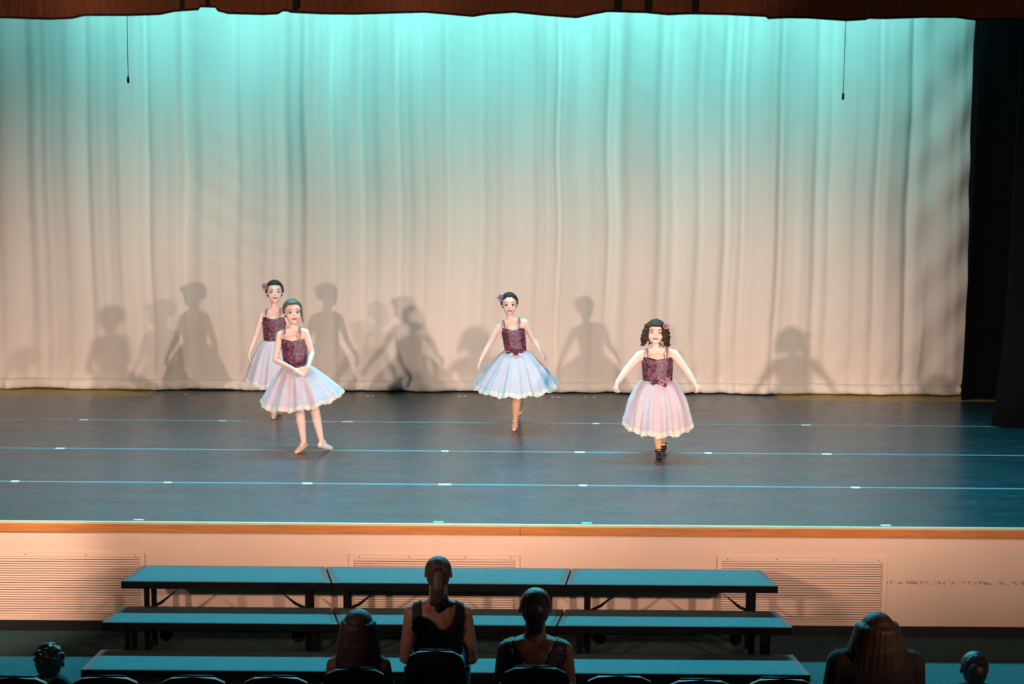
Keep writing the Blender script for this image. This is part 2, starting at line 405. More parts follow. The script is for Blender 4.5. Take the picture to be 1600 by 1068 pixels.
# ventilation grilles in the apron wall
def grille(px0, px1, py0, label):
    y = Y_EDGE + 0.02
    x0 = P(px0, py0, y).x; x1 = P(px1, py0, y).x
    z1 = P((px0 + px1) / 2, py0, y).z; z0 = HOUSE_Z + 0.088
    t = thing('ventilation_grille', ((x0 + x1) / 2, y, z0), label, 'grille', 'grilles in the apron wall')
    fr = 0.034
    f = MB()
    f.box(x0, x1, y - 0.014, y - 0.001, z1 - fr, z1).box(x0, x1, y - 0.014, y - 0.001, z0, z0 + fr)
    f.box(x0, x0 + fr, y - 0.014, y - 0.001, z0 + fr, z1 - fr).box(x1 - fr, x1, y - 0.014, y - 0.001, z0 + fr, z1 - fr)
    f.build('frame', M['grille'], t)
    MB().box(x0 + fr, x1 - fr, y - 0.003, y - 0.001, z0 + fr, z1 - fr).build('backing', M['dark_void'], t)
    n = 25; a = z0 + fr; h = (z1 - z0 - 2 * fr) / n
    me = None
    for k in range(n):
        if me is None:
            b = MB(); hx = (x1 - x0) / 2 - fr
            v = [(-hx, -0.013, 0.0), (hx, -0.013, 0.0), (hx, -0.004, h * 0.60), (-hx, -0.004, h * 0.60), (-hx, -0.008, 0.0), (hx, -0.008, 0.0), (hx, -0.003, h * 0.60), (-hx, -0.003, h * 0.60)]
            b.add(v, [(0, 1, 2, 3), (7, 6, 5, 4), (0, 4, 5, 1), (3, 2, 6, 7), (0, 3, 7, 4), (1, 5, 6, 2)])
            me = b.mesh('slat'); me.materials.append(M['grille'])
        s_ = bpy.data.objects.new('slat', me); COL.objects.link(s_); s_.parent = t
        s_.location = (0, 0, a + (k + 0.12) * h - z0)
    for fx in (0.06, 0.35, 0.68, 0.95):
        MB().ell((lerp(x0, x1, fx), y - 0.014, z1 - fr / 2), (0.005, 0.003, 0.005), nu=8, nv=4).build('screw', M['dark_void'], t)
grille(-60, 226, 862, 'long slatted wall grille at the brightest, left end of the apron')
grille(546, 812, 866, 'slatted wall grille behind the middle riser section')
grille(1121, 1386, 870, 'slatted wall grille at the right end of the risers')

# ------------------------------------------------------------------ drapery
GROOVES = [(P(px, 300, Y_BACK).x, random.uniform(0.030, 0.060), random.uniform(0.022, 0.050)) for px in (-120, -60, 38, 95, 137, 232, 290, 325, 372, 425, 470, 520, 565, 622, 660, 697, 755, 810, 855, 872, 950, 966, 1030, 1052, 1095, 1135, 1160, 1215, 1275, 1300, 1370, 1420)]
def fold_y(x):
    a = 0.055 * nz(x * 1.5, 3.1) + 0.095 * nz(x * 3.1 + 0.6 * nz(x * 1.1, 9), 7.7) + 0.045 * nz(x * 6.7, 1.3) + 0.014 * nz(x * 15, 4.4)
    for gx, gs, gd in GROOVES:
        q = (x - gx) / gs
        if abs(q) < 3: a -= gd * math.exp(-q * q)
    return a
def backdrop():
    x0, x1 = -7.6, P(1500, 612, Y_BACK).x
    top, bot = 6.6, 0.115
    nx, nr = 620, 74
    t = thing('backdrop_curtain', ((x0 + x1) / 2, Y_BACK, 0), 'full-width pale muslin backdrop curtain hanging in soft vertical folds behind the dancers', 'curtain')
    def off(x, z):
        k = 0.45 + 0.55 * min(1, z / 2.2)
        y = fold_y(x + 0.035 * nz(z * 0.8, x * 0.5) ) * k
        # pulls and creases that run up slantwise from the hem
        g = max(0, 1 - z / 1.3) ** 1.5
        y += g * 0.045 * nz(x * 2.6 - z * 1.5, z * 0.8, 5.0) + g * 0.018 * nz(x * 7 - z * 4, z * 1.2, 8.0)
        # slack diagonal wrinkles along the free right edge
        e = max(0, 1 - (x1 - x) / 0.9)
        y += e * 0.05 * nz(x * 2.0 + z * 1.9, z * 1.4, 2.0) + e * 0.02 * math.sin((x * 1.3 - z) * 9 + 2 * nz(z, x))
        # little sideways crumples
        m_ = max(0, nz(x * 1.1, z * 0.35, 31) - 0.12)
        y += 0.010 * m_ * math.sin(z * 22 + x * 13 + 3 * nz(x * 2, z * 2))
        return Y_BACK - y - 0.02
    v = []; f = []
    for j in range(nr + 1):
        u = j / nr; z = bot + (top - bot) * (u ** 1.35)
        for i in range(nx + 1):
            x = x0 + (x1 - x0) * i / nx
            xx = x + (0.02 * math.sin(z * 1.3 + 0.5) * max(0, 1 - (x1 - x) / 0.5) if x > 0 else 0)
            v.append((xx, off(x, z), z))
    W = nx + 1
    for j in range(nr):
        for i in range(nx):
            f.append((j * W + i, j * W + i + 1, (j + 1) * W + i + 1, (j + 1) * W + i))
    o = MB().add(v, f).build('cloth', M['backdrop'], t, True)
    # stuffed chain-pocket hem lying along the floor
    v = []; f = []; n2 = 900; prof = [(0.0, 0.122), (-0.028, 0.110), (-0.045, 0.075), (-0.048, 0.045), (-0.030, 0.016), (0.02, 0.012), (0.03, 0.06), (0.02, 0.115)]
    k = len(prof)
    for i in range(n2 + 1):
        x = x0 + (x1 - x0) * i / n2
        yb = off(x, 0.115)
        for q, (a, z) in enumerate(prof):
            s_ = 0.024 * nz(x * 6 + z * 42, 2.2) + 0.014 * nz(x * 17 + z * 70, 6.0) - 0.008
            v.append((x, yb + a + (s_ if q in (1, 2, 3, 4) else 0) - 0.002, z + (0.010 * nz(x * 1.7, 9.9) if q in (4, 5) else 0)))
    for i in range(n2):
        for q in range(k):
            f.append((i * k + q, (i + 1) * k + q, (i + 1) * k + (q + 1) % k, i * k + (q + 1) % k))
    f.append(tuple(range(k))); f.append(tuple(range(n2 * k + k - 1, n2 * k - 1, -1)))
    MB().add(v, f).build('hem', M['hem'], t, True)
backdrop()

def leg_curtain(xi, xo, y, bottom, label, amp=0.07, freq=5.0, flare=0.0, seed=0.0, top=6.6):
    t = thing('leg_curtain', ((xi + xo) / 2, y, 0), label, 'curtain', 'black side curtains')
    v = []; f = []; nx, nr = 160, 24; th = 0.012
    for side in (0, 1):
        for j in range(nr + 1):
            z = bottom + (top - bottom) * j / nr
            for i in range(nx + 1):
                u = i / nx; x = xi + (xo - xi) * u
                sg = 1 if xo > xi else -1
                x2 = x + sg * (1 - u) * (0.05 * z / 6 - flare * max(0, 1 - z / 1.4) ** 2)
                yy = y + amp * math.sin(x * freq * 2 + seed + 1.2 * nz(x * 2, seed)) * (0.6 + 0.4 * nz(x * 1.3, z * 0.3, seed)) + 0.03 * nz(x * 6, z * 0.2, seed)
                v.append((x2, yy + th * side, z))
    W = nx + 1; H = (nr + 1) * W
    for j in range(nr):
        for i in range(nx):
            a = j * W + i
            f.append((a, a + 1, a + W + 1, a + W)); f.append((H + a, H + a + W, H + a + W + 1, H + a + 1))
    for i in range(nx):
        f.append((i, H + i, H + i + 1, i + 1)); a = nr * W + i; f.append((a, a + 1, H + a + 1, H + a))
    for j in range(nr):
        a = j * W; f.append((a, a + W, H + a + W, H + a)); a += nx; f.append((a, H + a, H + a + W, a + W))
    MB().add(v, f).build('cloth', M['black_velvet'], t, True)
    return t
xr = P(1500, 618, Y_BACK).x
leg_curtain(xr - 0.06, xr + 2.3, Y_BACK - 0.30, 0.012, 'tall black side curtain touching the right edge of the pale backdrop', seed=1.0)
yl = G(1568, 668).y
leg_curtain(P(1566, 640, yl).x, P(1566, 640, yl).x + 2.2, yl, 0.012, 'tall black side curtain nearest the audience at the right frame edge', flare=0.10, seed=4.0)
leg_curtain(-7.3, -9.0, Y_BACK - 0.30, 0.012, 'black side curtain beyond the left end of the backdrop', seed=2.0)

VAL = [(-600, 27), (-200, 25), (0, 28), (70, 30.5), (110, 29), (130, 24.5), (200, 24.5), (245, 23), (268, 18), (306, 15.5), (309, 11), (333, 11.5), (336, 17), (352, 21.5), (405, 23), (430, 22), (437, 17.5), (446, 17.5), (449, 19.5), (500, 22), (550, 22.5), (600, 21), (660, 19.5), (690, 22), (735, 26), (760, 22), (800, 19.5), (850, 24.5), (897, 28), (925, 22), (945, 18.5), (1005, 20), (1040, 23.5), (1075, 22), (1130, 23), (1194, 26), (1196, 29.5), (1230, 28), (1260, 28.5), (1320, 32.5), (1350, 31), (1354, 29), (1380, 29.5), (1440, 27.5), (1490, 27.5), (1525, 32), (1600, 30), (1900, 28), (2300, 30)]
def valance():
    yv = 16.0
    t = thing('stage_valance', (0, yv, 4.0), 'brown pleated valance with fringed wavy lower edge across the top of the stage', 'curtain')
    def bz(px):
        for (a, p), (b, q) in zip(VAL, VAL[1:]):
            if a <= px <= b: return p + (q - p) * (px - a) / (b - a)
        return 28
    nx = 1500; xs_ = [lerp(-7.6, 7.4, i / nx) for i in range(nx + 1)]
    scale = P(801, 20, yv).x - P(800, 20, yv).x
    def pl(x):
        return 0.05 * nz(x * 2.2, 5.5) + 0.028 * nz(x * 6, 2.2) + 0.006 * math.sin(x * 85 + 3 * nz(x * 3, 1))
    bot = [P(800 + x / scale, bz(800 + x / scale), yv).z for x in xs_]
    # cloth in front of fringe
    v = []; f = []; W = nx + 1
    nr = 8
    for j in range(nr + 1):
        for i, x in enumerate(xs_):
            z = lerp(bot[i] + 0.012, 6.4, (j / nr) ** 1.8)
            v.append((x, yv - pl(x), z))
    for j in range(nr):
        for i in range(nx): a = j * W + i; f.append((a, a + 1, a + W + 1, a + W))
    MB().add(v, f).build('cloth', M['valance'], t, True)
    # black strip painting the shadow line along the lower edge
    b = MB(); vv = []; ff = []
    prof = [(-0.010, 0.014), (-0.012, -0.002), (0.006, -0.003), (0.008, 0.014)]
    for i, x in enumerate(xs_):
        for a, z in prof: vv.append((x, yv - pl(x) + a, bot[i] + z))
    for i in range(nx):
        for q in range(4): ff.append((i * 4 + q, i * 4 + (q + 1) % 4, i * 4 + 4 + (q + 1) % 4, i * 4 + 4 + q))
    b.add(vv, ff).build('edge_shadow_line', M['valance_shade'], t)
    # strands of bullion fringe lying over the cloth
    fr = MB()
    for k in range(1500):
        x = lerp(-7.5, 7.3, k / 1500) + random.uniform(-0.003, 0.003)
        i = min(nx, int((x + 7.6) / 15.0 * nx)); zb = bot[i] + random.uniform(0.012, 0.03)
        y = yv - pl(x) - 0.007
        wd = random.uniform(0.0025, 0.0045); h = random.uniform(0.12, 0.20)
        fr.add([(x - wd, y, zb), (x, y - wd, zb), (x + wd, y, zb), (x - wd, y, zb + h), (x, y - wd, zb + h), (x + wd, y, zb + h)], [(0, 1, 4, 3), (1, 2, 5, 4), (2, 0, 3, 5), (0, 2, 1), (3, 4, 5)])
    o = fr.build('fringe', M['fringe'], t); o['kind'] = 'stuff'
    # black strips painting the shade in gaps between overlapping swags
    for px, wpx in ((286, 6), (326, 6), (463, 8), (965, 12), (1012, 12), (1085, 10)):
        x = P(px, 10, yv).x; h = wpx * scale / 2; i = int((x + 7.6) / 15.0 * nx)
        MB().box(x - h, x + h, yv - 0.075, yv - 0.062, bot[i] + 0.01, 6.3).build('gap_shade_strip', M['valance_shade'], t)
valance()

# hanging microphones
def mic(px, py0, py1, label):
    d = 17.6
    a = P(px, py1, d); top = 6.4
    t = thing('hanging_microphone', a, label, 'microphone', 'hanging microphones')
    MB().tube([(a.x, d, a.z + 0.03), (a.x + 0.004, d, a.z + 1.0), (a.x - 0.002, d, top)], 0.0032, 6).build('cable', M['mic'], t)
    MB().tube([(a.x, d, a.z), (a.x, d, a.z + 0.006), (a.x, d, a.z + 0.05), (a.x, d, a.z + 0.065)], [0.006, 0.011, 0.011, 0.004], 10).build('capsule', M['mic'], t, True)
mic(200.5, 25, 130, 'thin black hanging microphone at the left of the backdrop')
mic(1317, 35, 156, 'thin black hanging microphone at the right of the backdrop')

# ------------------------------------------------------------------ choral risers
ROWS = [  # (z top, py back, py front, x-left back, x-left front, joint1 back, joint1 front, joint2 back, joint2 front, right back, right front)
    (HOUSE_Z + 0.61, 886.0, 911.5, 222, 188, 509, 518, 893, 884, 1190, 1217),
    (HOUSE_Z + 0.407, 950.0, 976.0, 190, 158, 519, 529, 882, 870, 1214, 1240),
    (HOUSE_Z + 0.203, 1018.0, 1050.0, 157, 125, 533, 544, 866, 854, 1240, 1268)]
def riser(idx, label):
    base = None
    t = None
    for ri, (zt, pb, pf, *xs_) in enumerate(ROWS):
        yb = G(700, pb, zt).y; yf = G(700, pf, zt).y
        def X(px, front): y = yf if front else yb; return P(px, pf if front else pb, y).x
        pairs = [(xs_[0], xs_[1]), (xs_[2], xs_[3]), (xs_[4], xs_[5]), (xs_[6], xs_[7])]
        (lb, lf), (rb, rf) = pairs[idx], pairs[idx + 1]
        g = 0.006
        A, B, C, D = X(lb, 0) + g, X(lf, 1) + g, X(rf, 1) - g, X(rb, 0) - g   # back-left, front-left, front-right, back-right
        if t is None:
            t = thing('choral_riser', ((A + D) / 2, (yb + yf) / 2, HOUSE_Z), label, 'riser', 'three joined choral riser sections')
        yb -= 0.004; yf += 0.004
        dk = MB().prism([(B, yf), (C, yf), (D, yb), (A, yb)], zt - 0.058, zt - 0.004).build('step', M['riser_frame'], t)
        # grey edge trim: a frame of four strips mitred around the carpet
        e = 0.045; eb = 0.035; ef = 0.010
        def inset(ax, bx, cx, dx, e, eb, ef): return [(bx + e, yf + ef), (cx - e, yf + ef), (dx - e, yb - eb), (ax + e, yb - eb)]
        outer = [(B, yf), (C, yf), (D, yb), (A, yb)]; inner = inset(A, B, C, D, e, eb, ef)
        em = MB()
        for q in range(4):
            q2 = (q + 1) % 4
            em.prism([outer[q], outer[q2], inner[q2], inner[q]], zt - 0.004, zt)
        em.build('edge_trim', M['riser_edge'], dk)
        MB().prism(inner, zt - 0.0038, zt + 0.0015).build('carpet', M['riser_carpet'], dk)
        # end frames
        zl = HOUSE_Z
        for s_, (xb_, xf_) in ((1, (A, B)), (-1, (D, C))):
            xm = (xb_ + xf_) / 2 + s_ * 0.14
            for yy, xo in ((yf + 0.07, 0.0), (yb - 0.09, 0.0)):
                MB().box(xm + xo - 0.019, xm + xo + 0.019, yy - 0.016, yy + 0.016, zl, zt - 0.056).build('leg', M['riser_frame'], t)
            MB().box(xm - 0.016, xm + 0.016, yf + 0.07, yb - 0.09, zl + 0.03, zl + 0.06).build('foot_rail', M['riser_frame'], t)
            if ri == 0:
                MB().tube([(xm + s_ * 0.02, yf + 0.12, zt - 0.07), (xm + s_ * 0.26, yf + 0.12, zt - 0.072), (xm + s_ * 0.10, yf + 0.12, zt - 0.20), (xm + s_ * 0.02, yf + 0.12, zt - 0.24)], 0.012, 8).build('brace', M['riser_frame'], t)
                wm = MB()
                wm.prism([(xm + s_ * 0.10 + 0.05 * math.cos(k * 0.524), 0.05 * math.sin(k * 0.524)) for k in range(12)], -0.014, 0.014)
                c = MB(); c.add([(x, yb - 0.16 + z, zl + 0.10 + y) for x, y, z in wm.v], wm.f).build('caster', M['riser_frame'], t)
        MB().box(min(B, A) + 0.16, max(C, D) - 0.16, (yb + yf) / 2 - 0.02, (yb + yf) / 2 + 0.02, zt - 0.085, zt - 0.058).build('beam', M['riser_frame'], t)
    return t
riser(0, 'left section of the three-step choral riser with grey carpeted treads')
riser(1, 'middle section of the three-step choral riser with grey carpeted treads')
riser(2, 'right section of the three-step choral riser with grey carpeted treads')

# ------------------------------------------------------------------ people: shared builders
def head_basis(yaw, pitch=0, tilt=0):
    """yaw>0 turns the face to the right of the picture; the face looks along -Y at rest"""
    return Matrix.Rotation(R(yaw), 3, 'Z') @ Matrix.Rotation(R(-pitch), 3, 'X') @ Matrix.Rotation(R(tilt), 3, 'Y')

def head_blob(mb, c, hs, B, wide=1.0):
    def L(x, y, z): return c + B @ (Vector((x * wide, y, z)) * hs)
    def E(p, r): mb.ell(L(*p), tuple(q * hs for q in (r[0] * wide, r[1], r[2])), B, 16, 12)
    E((0, 0.05, 0.11), (0.365, 0.43, 0.39)); E((0, -0.08, -0.12), (0.30, 0.315, 0.345))
    E((0, -0.20, -0.385), (0.13, 0.13, 0.10))
    for s in (-1, 1):
        E((s * 0.150, -0.195, -0.15), (0.14, 0.14, 0.15)); E((s * 0.375, 0.04, -0.05), (0.035, 0.075, 0.105)); E((s * 0.12, -0.10, -0.30), (0.13, 0.17, 0.13))
        E((s * 0.15, -0.315, 0.075), (0.10, 0.06, 0.035))
    E((0, -0.40, -0.10), (0.048, 0.060, 0.048)); E((0, -0.365, -0.03), (0.035, 0.05, 0.09))
    for s in (-1, 1): E((s * 0.04, -0.375, -0.115), (0.03, 0.04, 0.03))
    E((0, -0.365, -0.245), (0.09, 0.04, 0.05))

def face_parts(t, c, hs, B, body, wide=1.0, smile=0.0, lid=0.0):
    def L(x, y, z): return c + B @ (Vector((x * wide, y, z)) * hs)
    for s in (-1, 1):
        m = MB(); m.ell(L(s * 0.155, -0.325, -0.005), (0.072 * hs, 0.035 * hs, (0.036 - lid) * hs), B, 12, 8); e = m.build('eye', M['eye_white'], t, True)
        m = MB(); m.ell(L(s * 0.155, -0.345, -0.008 - lid), (0.045 * hs, 0.024 * hs, (0.038 - lid) * hs), B, 12, 8); m.build('iris', M['eye'], e, True)
        m = MB(); m.tube([L(s * 0.075, -0.362, 0.028), L(s * 0.155, -0.366, 0.040), L(s * 0.235, -0.315, 0.020)], [0.010 * hs, 0.015 * hs, 0.009 * hs], 6); m.build('eyelash', M['eye'], e, True)
        m = MB(); m.tube([L(s * 0.07, -0.375, 0.105), L(s * 0.16, -0.372, 0.135), L(s * 0.26, -0.31, 0.105)], [0.014 * hs, 0.016 * hs, 0.008 * hs], 6); m.build('eyebrow', M['brow'], t, True)
    m = MB()
    m.tube([L(-0.11, -0.355, -0.245 + smile), L(-0.05, -0.398, -0.238), L(0, -0.405, -0.245), L(0.05, -0.398, -0.238), L(0.11, -0.355, -0.245 + smile)], [0.006 * hs, 0.022 * hs, 0.020 * hs, 0.022 * hs, 0.006 * hs], 8)
    m.tube([L(-0.10, -0.352, -0.255 + smile), L(-0.04, -0.395, -0.277), L(0.04, -0.395, -0.277), L(0.10, -0.352, -0.255 + smile)], [0.006 * hs, 0.026 * hs, 0.026 * hs, 0.006 * hs], 8)
    m.build('lips', M['lips'], t, True)

def hand_blob(mb, w, a, n, side, size=0.135, curl=18, spread=1.0):
    """w wrist, a finger direction, n back-of-hand normal, side = thumb side (+1/-1 along a x n)"""
    a = a.normalized(); n = (n - a * n.dot(a)).normalized(); s = a.cross(n).normalized() * side
    k = size / 0.135
    for q in (-0.018, -0.006, 0.006, 0.018):
        mb.cap(w + s * (q * 0.6 * k), 0.013 * k, w + a * (0.055 * k) + s * (q * k), 0.0095 * k, 8)
    for q, L in ((0.021, 0.052), (0.0075, 0.060), (-0.006, 0.055), (-0.020, 0.043)):
        p = w + a * (0.058 * k) + s * (q * k); d = (a + s * (q * 7 * spread)).normalized(); ax = s
        for seg in range(3):
            d = Matrix.Rotation(R(curl) * side * -1, 3, s) @ d
            e = p + d * (L * k * (0.42, 0.33, 0.25)[seg])
            mb.cap(p, (0.0084, 0.0080, 0.0074)[seg] * k, e, (0.0080, 0.0074, 0.0066)[seg] * k, 8); p = e
    p = w + a * (0.018 * k) + s * (0.018 * k); d = (a * 0.75 + s * 0.75 - n * 0.25).normalized()
    e = p + d * 0.030 * k; mb.cap(p, 0.010 * k, e, 0.0085 * k, 8)
    d = (d + a * 0.5).normalized(); mb.cap(e, 0.0085 * k, e + d * 0.026 * k, 0.0065 * k, 8)

def foot_blob(mb, ankle, toe, r=0.026):
    heel = ankle + (ankle - toe).normalized() * 0.02; heel.z = min(ankle.z - 0.02, toe.z + max(0.0, (ankle.z - toe.z) * 0.55))
    heel.z = max(heel.z, 0.032)
    mb.cap(ankle, r, heel, r * 0.85); mid = heel.lerp(toe, 0.6)
    mb.cap(heel, r * 0.85, mid, r * 0.95); mb.cap(ankle, r * 0.95, mid, r * 0.85); mb.cap(mid, r * 0.9, toe, r * 0.55)
    return heel, mid

def shoe(t, ankle, toe, m, strap=True, r=0.026, heelbump=False):
    mb = MB(); tmp = MB()
    heel, mid = foot_blob(tmp, ankle, toe, r)
    mb.cap(heel, r * 1.05, mid, r * 1.12); mb.cap(mid, r * 1.12, toe, r * 0.72)
    hv = (toe - heel); hv.normalize()
    if heelbump: mb.cap(heel + Vector((0, 0, -0.005)), r * 0.8, heel + Vector((0, 0, -0.018)), r * 0.75)
    o = mb.skin('shoe', m, t, 0.004, 2)
    if strap:
        q = ankle.lerp(mid, 0.30); s = hv.cross(Vector((0, 0, 1))).normalized(); u = s.cross(hv).normalized(); k = r * 1.08
        pts = [q + s * (k * math.cos(a)) + (u * 0.75 + hv * 0.5) * (k * math.sin(a)) - hv * 0.004 for a in [math.pi * i / 8 * 1.3 - 0.45 for i in range(9)]]
        MB().tube(pts, 0.0055, 6).build('strap', m, o, True)
    return o

def flower(name, t, c, r, m, face=Vector((0, -1, 0.2)), m2=None, n=6):
    q = face.to_track_quat('Z', 'Y').to_matrix(); mb = MB()
    for ring, (rr, pr, lift, cnt) in enumerate(((0.62, 0.42, 0.0, n), (0.32, 0.32, 0.28, n - 1))):
        for k in range(cnt):
            a = 2 * math.pi * k / cnt + ring * 0.4
            rot = q @ Matrix.Rotation(a, 3, 'Z') @ Matrix.Rotation(-0.5 - ring * 0.4, 3, 'Y')
            mb.ell(c + q @ Vector((math.cos(a) * rr * r, math.sin(a) * rr * r, lift * r)), (pr * r, pr * r * 0.85, 0.13 * r), rot, 8, 6)
    o = mb.build(name, m, t, True)
    MB().ell(c + q @ Vector((0, 0, 0.4 * r)), 0.2 * r, None, 8, 6).build('flower_centre', m2 or M['flower_dark'], o, True)
    return o

def hair_cap(mb, c, hs, B, wide=1.0, front=0.33, low=-0.10, thick=1.06):
    """scalp-hugging hair drawn back off the face: shell of small overlapping lumps above the hairline"""
    def L(x, y, z): return c + B @ (Vector((x * wide, y, z)) * hs)
    for j in range(13):
        th = math.pi * 0.66 * j / 12
        for i in range(26):
            ph = 2 * math.pi * i / 26
            x = math.sin(th) * math.sin(ph); y = -math.sin(th) * math.cos(ph); z = math.cos(th)
            px, py, pz = x * 0.365 * thick, 0.05 + y * 0.43 * thick, 0.11 + z * 0.39 * thick
            lim = lerp(low - 0.10, front, max(0, min(1, (-(py) + 0.10) / 0.32)))
            if pz < lim: continue
            mb.ell(L(px * 0.95, py * 0.95, pz * 0.97), 0.075 * hs, None, 8, 6)
    mb.ell(L(0, 0.10, 0.13), (0.34 * hs * wide, 0.37 * hs, 0.36 * hs), B, 16, 12)

def loft(rows, close=False):
    k = len(rows[0]); v = [p for r in rows for p in r]; f = []
    for j in range(len(rows) - 1):
        for i in range(k):
            i2 = (i + 1) % k
            f.append((j * k + i, j * k + i2, (j + 1) * k + i2, (j + 1) * k + i))
    if close: f.append(tuple(range(k - 1, -1, -1))); f.append(tuple(range((len(rows) - 1) * k, len(rows) * k)))
    return v, f

def dress(t, waist, chest, aw, ac, hemC, ha, hd, hem_z, bell=0.8, panel=(-0.5, 0.5), neck=None, shoulders=None, folds=13, seed=0, twist=0.0, fullness=0.0):
    """phi=0 faces the audience (-Y), +phi towards picture right.  hem_z(phi) gives the height of the hem"""
    n = 72
    up = (chest - waist); rows = []
    for j in range(13):
        u = j / 12.0
        row = []
        for i in range(n):
            ph = 2 * math.pi * i / n - math.pi
            s, co = math.sin(ph), math.cos(ph)
            a = lerp(aw, ac, u ** 0.8); dp = a * 0.74 * (1 + 0.10 * math.exp(-((u - 0.72) / 0.25) ** 2) * max(0, co))
            dip = -0.04 * math.exp(-(ph / 0.30) ** 2) * u + 0.03 * math.exp(-((abs(ph) - 0.75) / 0.35) ** 2) * u - (0.22 * u if co < -0.1 else 0)
            cc = waist + up * (u * (1 + dip))
            # the bodice dips to a point in front of the waist
            if j < 3: cc = cc - Vector((0, 0, 0.030)) * (1 - j / 3) * math.exp(-(ph / 0.55) ** 2)
            rr = 1 + 0.012 * math.sin(u * 40 + 5 * nz(ph * 3, u * 6, seed)) * (0 if panel[0] < ph < panel[1] else 1)
            row.append(cc + Vector((s * a * rr, -co * dp * rr, 0)))
        rows.append(row)
    inner = [[p.lerp(sum(rows[j], Vector()) / n, 0.06) for p in rows[j]] for j in (12, 0)]
    v, f = loft(rows + inner)
    mb = MB(); mb.add(v, f)
    for fi in range(len(mb.mi)):
        i = fi % n; ph = 2 * math.pi * (i + 0.5) / n - math.pi
        wv = 0.06 * math.sin((fi // n) * 0.9)
        if panel[0] + wv < ph < panel[1] + wv: mb.mi[fi] = 1
    mb.build('bodice', [M['bodice'], M['panel']], t, True)
    if shoulders:
        for s, sh in zip((-1, 1), shoulders):
            mid = neck.lerp(sh, 0.60) + Vector((0, 0.0, 0.034))
            a = rows[12][int(n * (0.5 + s * 0.105)) % n]; b = rows[11][int(n * (0.5 + s * 0.40)) % n]
            pts = []
            for k in range(13):
                u = k / 12
                q = (1 - u) ** 2 * a + 2 * u * (1 - u) * (mid * 2 - (a + b) / 2) + u * u * b
                pts.append(q + Vector((0, -0.006 * (1 - u), 0.004)))
            MB().tube(pts, 0.009, 8, 0, 0.5).build('strap', M['strap'], t, True)
    # skirt
    n = 200; nr = 26
    def ring(u, k, grow=1.0):
        row = []
        for i in range(n):
            ph = 2 * math.pi * i / n - math.pi
            s, co = math.sin(ph), math.cos(ph)
            pr = u ** bell + fullness * math.sin(math.pi * min(1, u)) * 0.5
            fold = math.sin(ph * folds + 1.6 * nz(ph * 1.5, seed) + 0.5 * u + seed) * 0.6 + 0.4 * math.sin(ph * folds * 2.3 + seed * 2 + 2 * nz(ph * 2, seed + 4))
            rp = 1 + (0.065 * fold + 0.03 * nz(ph * 2, u * 2, seed)) * min(1, u * 2.0) * k
            hz = hem_z(ph)
            x = lerp(waist.x + s * aw * 1.04, hemC.x + s * ha, pr) ; y = lerp(waist.y - co * aw * 0.80, hemC.y - co * hd, pr)
            cx = lerp(waist.x, hemC.x, pr); cy = lerp(waist.y, hemC.y, pr)
            x = cx + (x - cx) * rp * grow; y = cy + (y - cy) * rp * grow
            z = lerp(waist.z + 0.012, hz + 0.012 * math.sin(ph * folds + seed), u)
            row.append(Vector((x, y, z)))
        return row
    us = [j / nr for j in range(nr + 1)]
    v, f = loft([ring(u, 1.0) for u in us]); sk = MB().add(v, f).build('skirt', M['tulle'], t, True)
    v, f = loft([ring(u, 1.25, 0.90) for u in us[:-1]]); MB().add(v, f).build('underskirt', M['under'], sk, True)
    # scalloped lace along the hem
    n2 = n; r0 = ring(0.935, 1.0, 1.008); r1 = ring(0.97, 1.0, 1.012); r2 = ring(1.0, 1.0, 1.014)
    top = []; bot = []
    for i in range(n):
        sc_ = abs(math.sin(i * math.pi / 5.0))
        top.append(r0[i] + Vector((0, 0, 0.010 * sc_))); bot.append(r2[i] + Vector((0, 0, -0.006 - 0.010 * sc_)))
    v, f = loft([top, r1, bot]); MB().add(v, f).build('lace_trim', M['lace'], sk, True)
    return sk

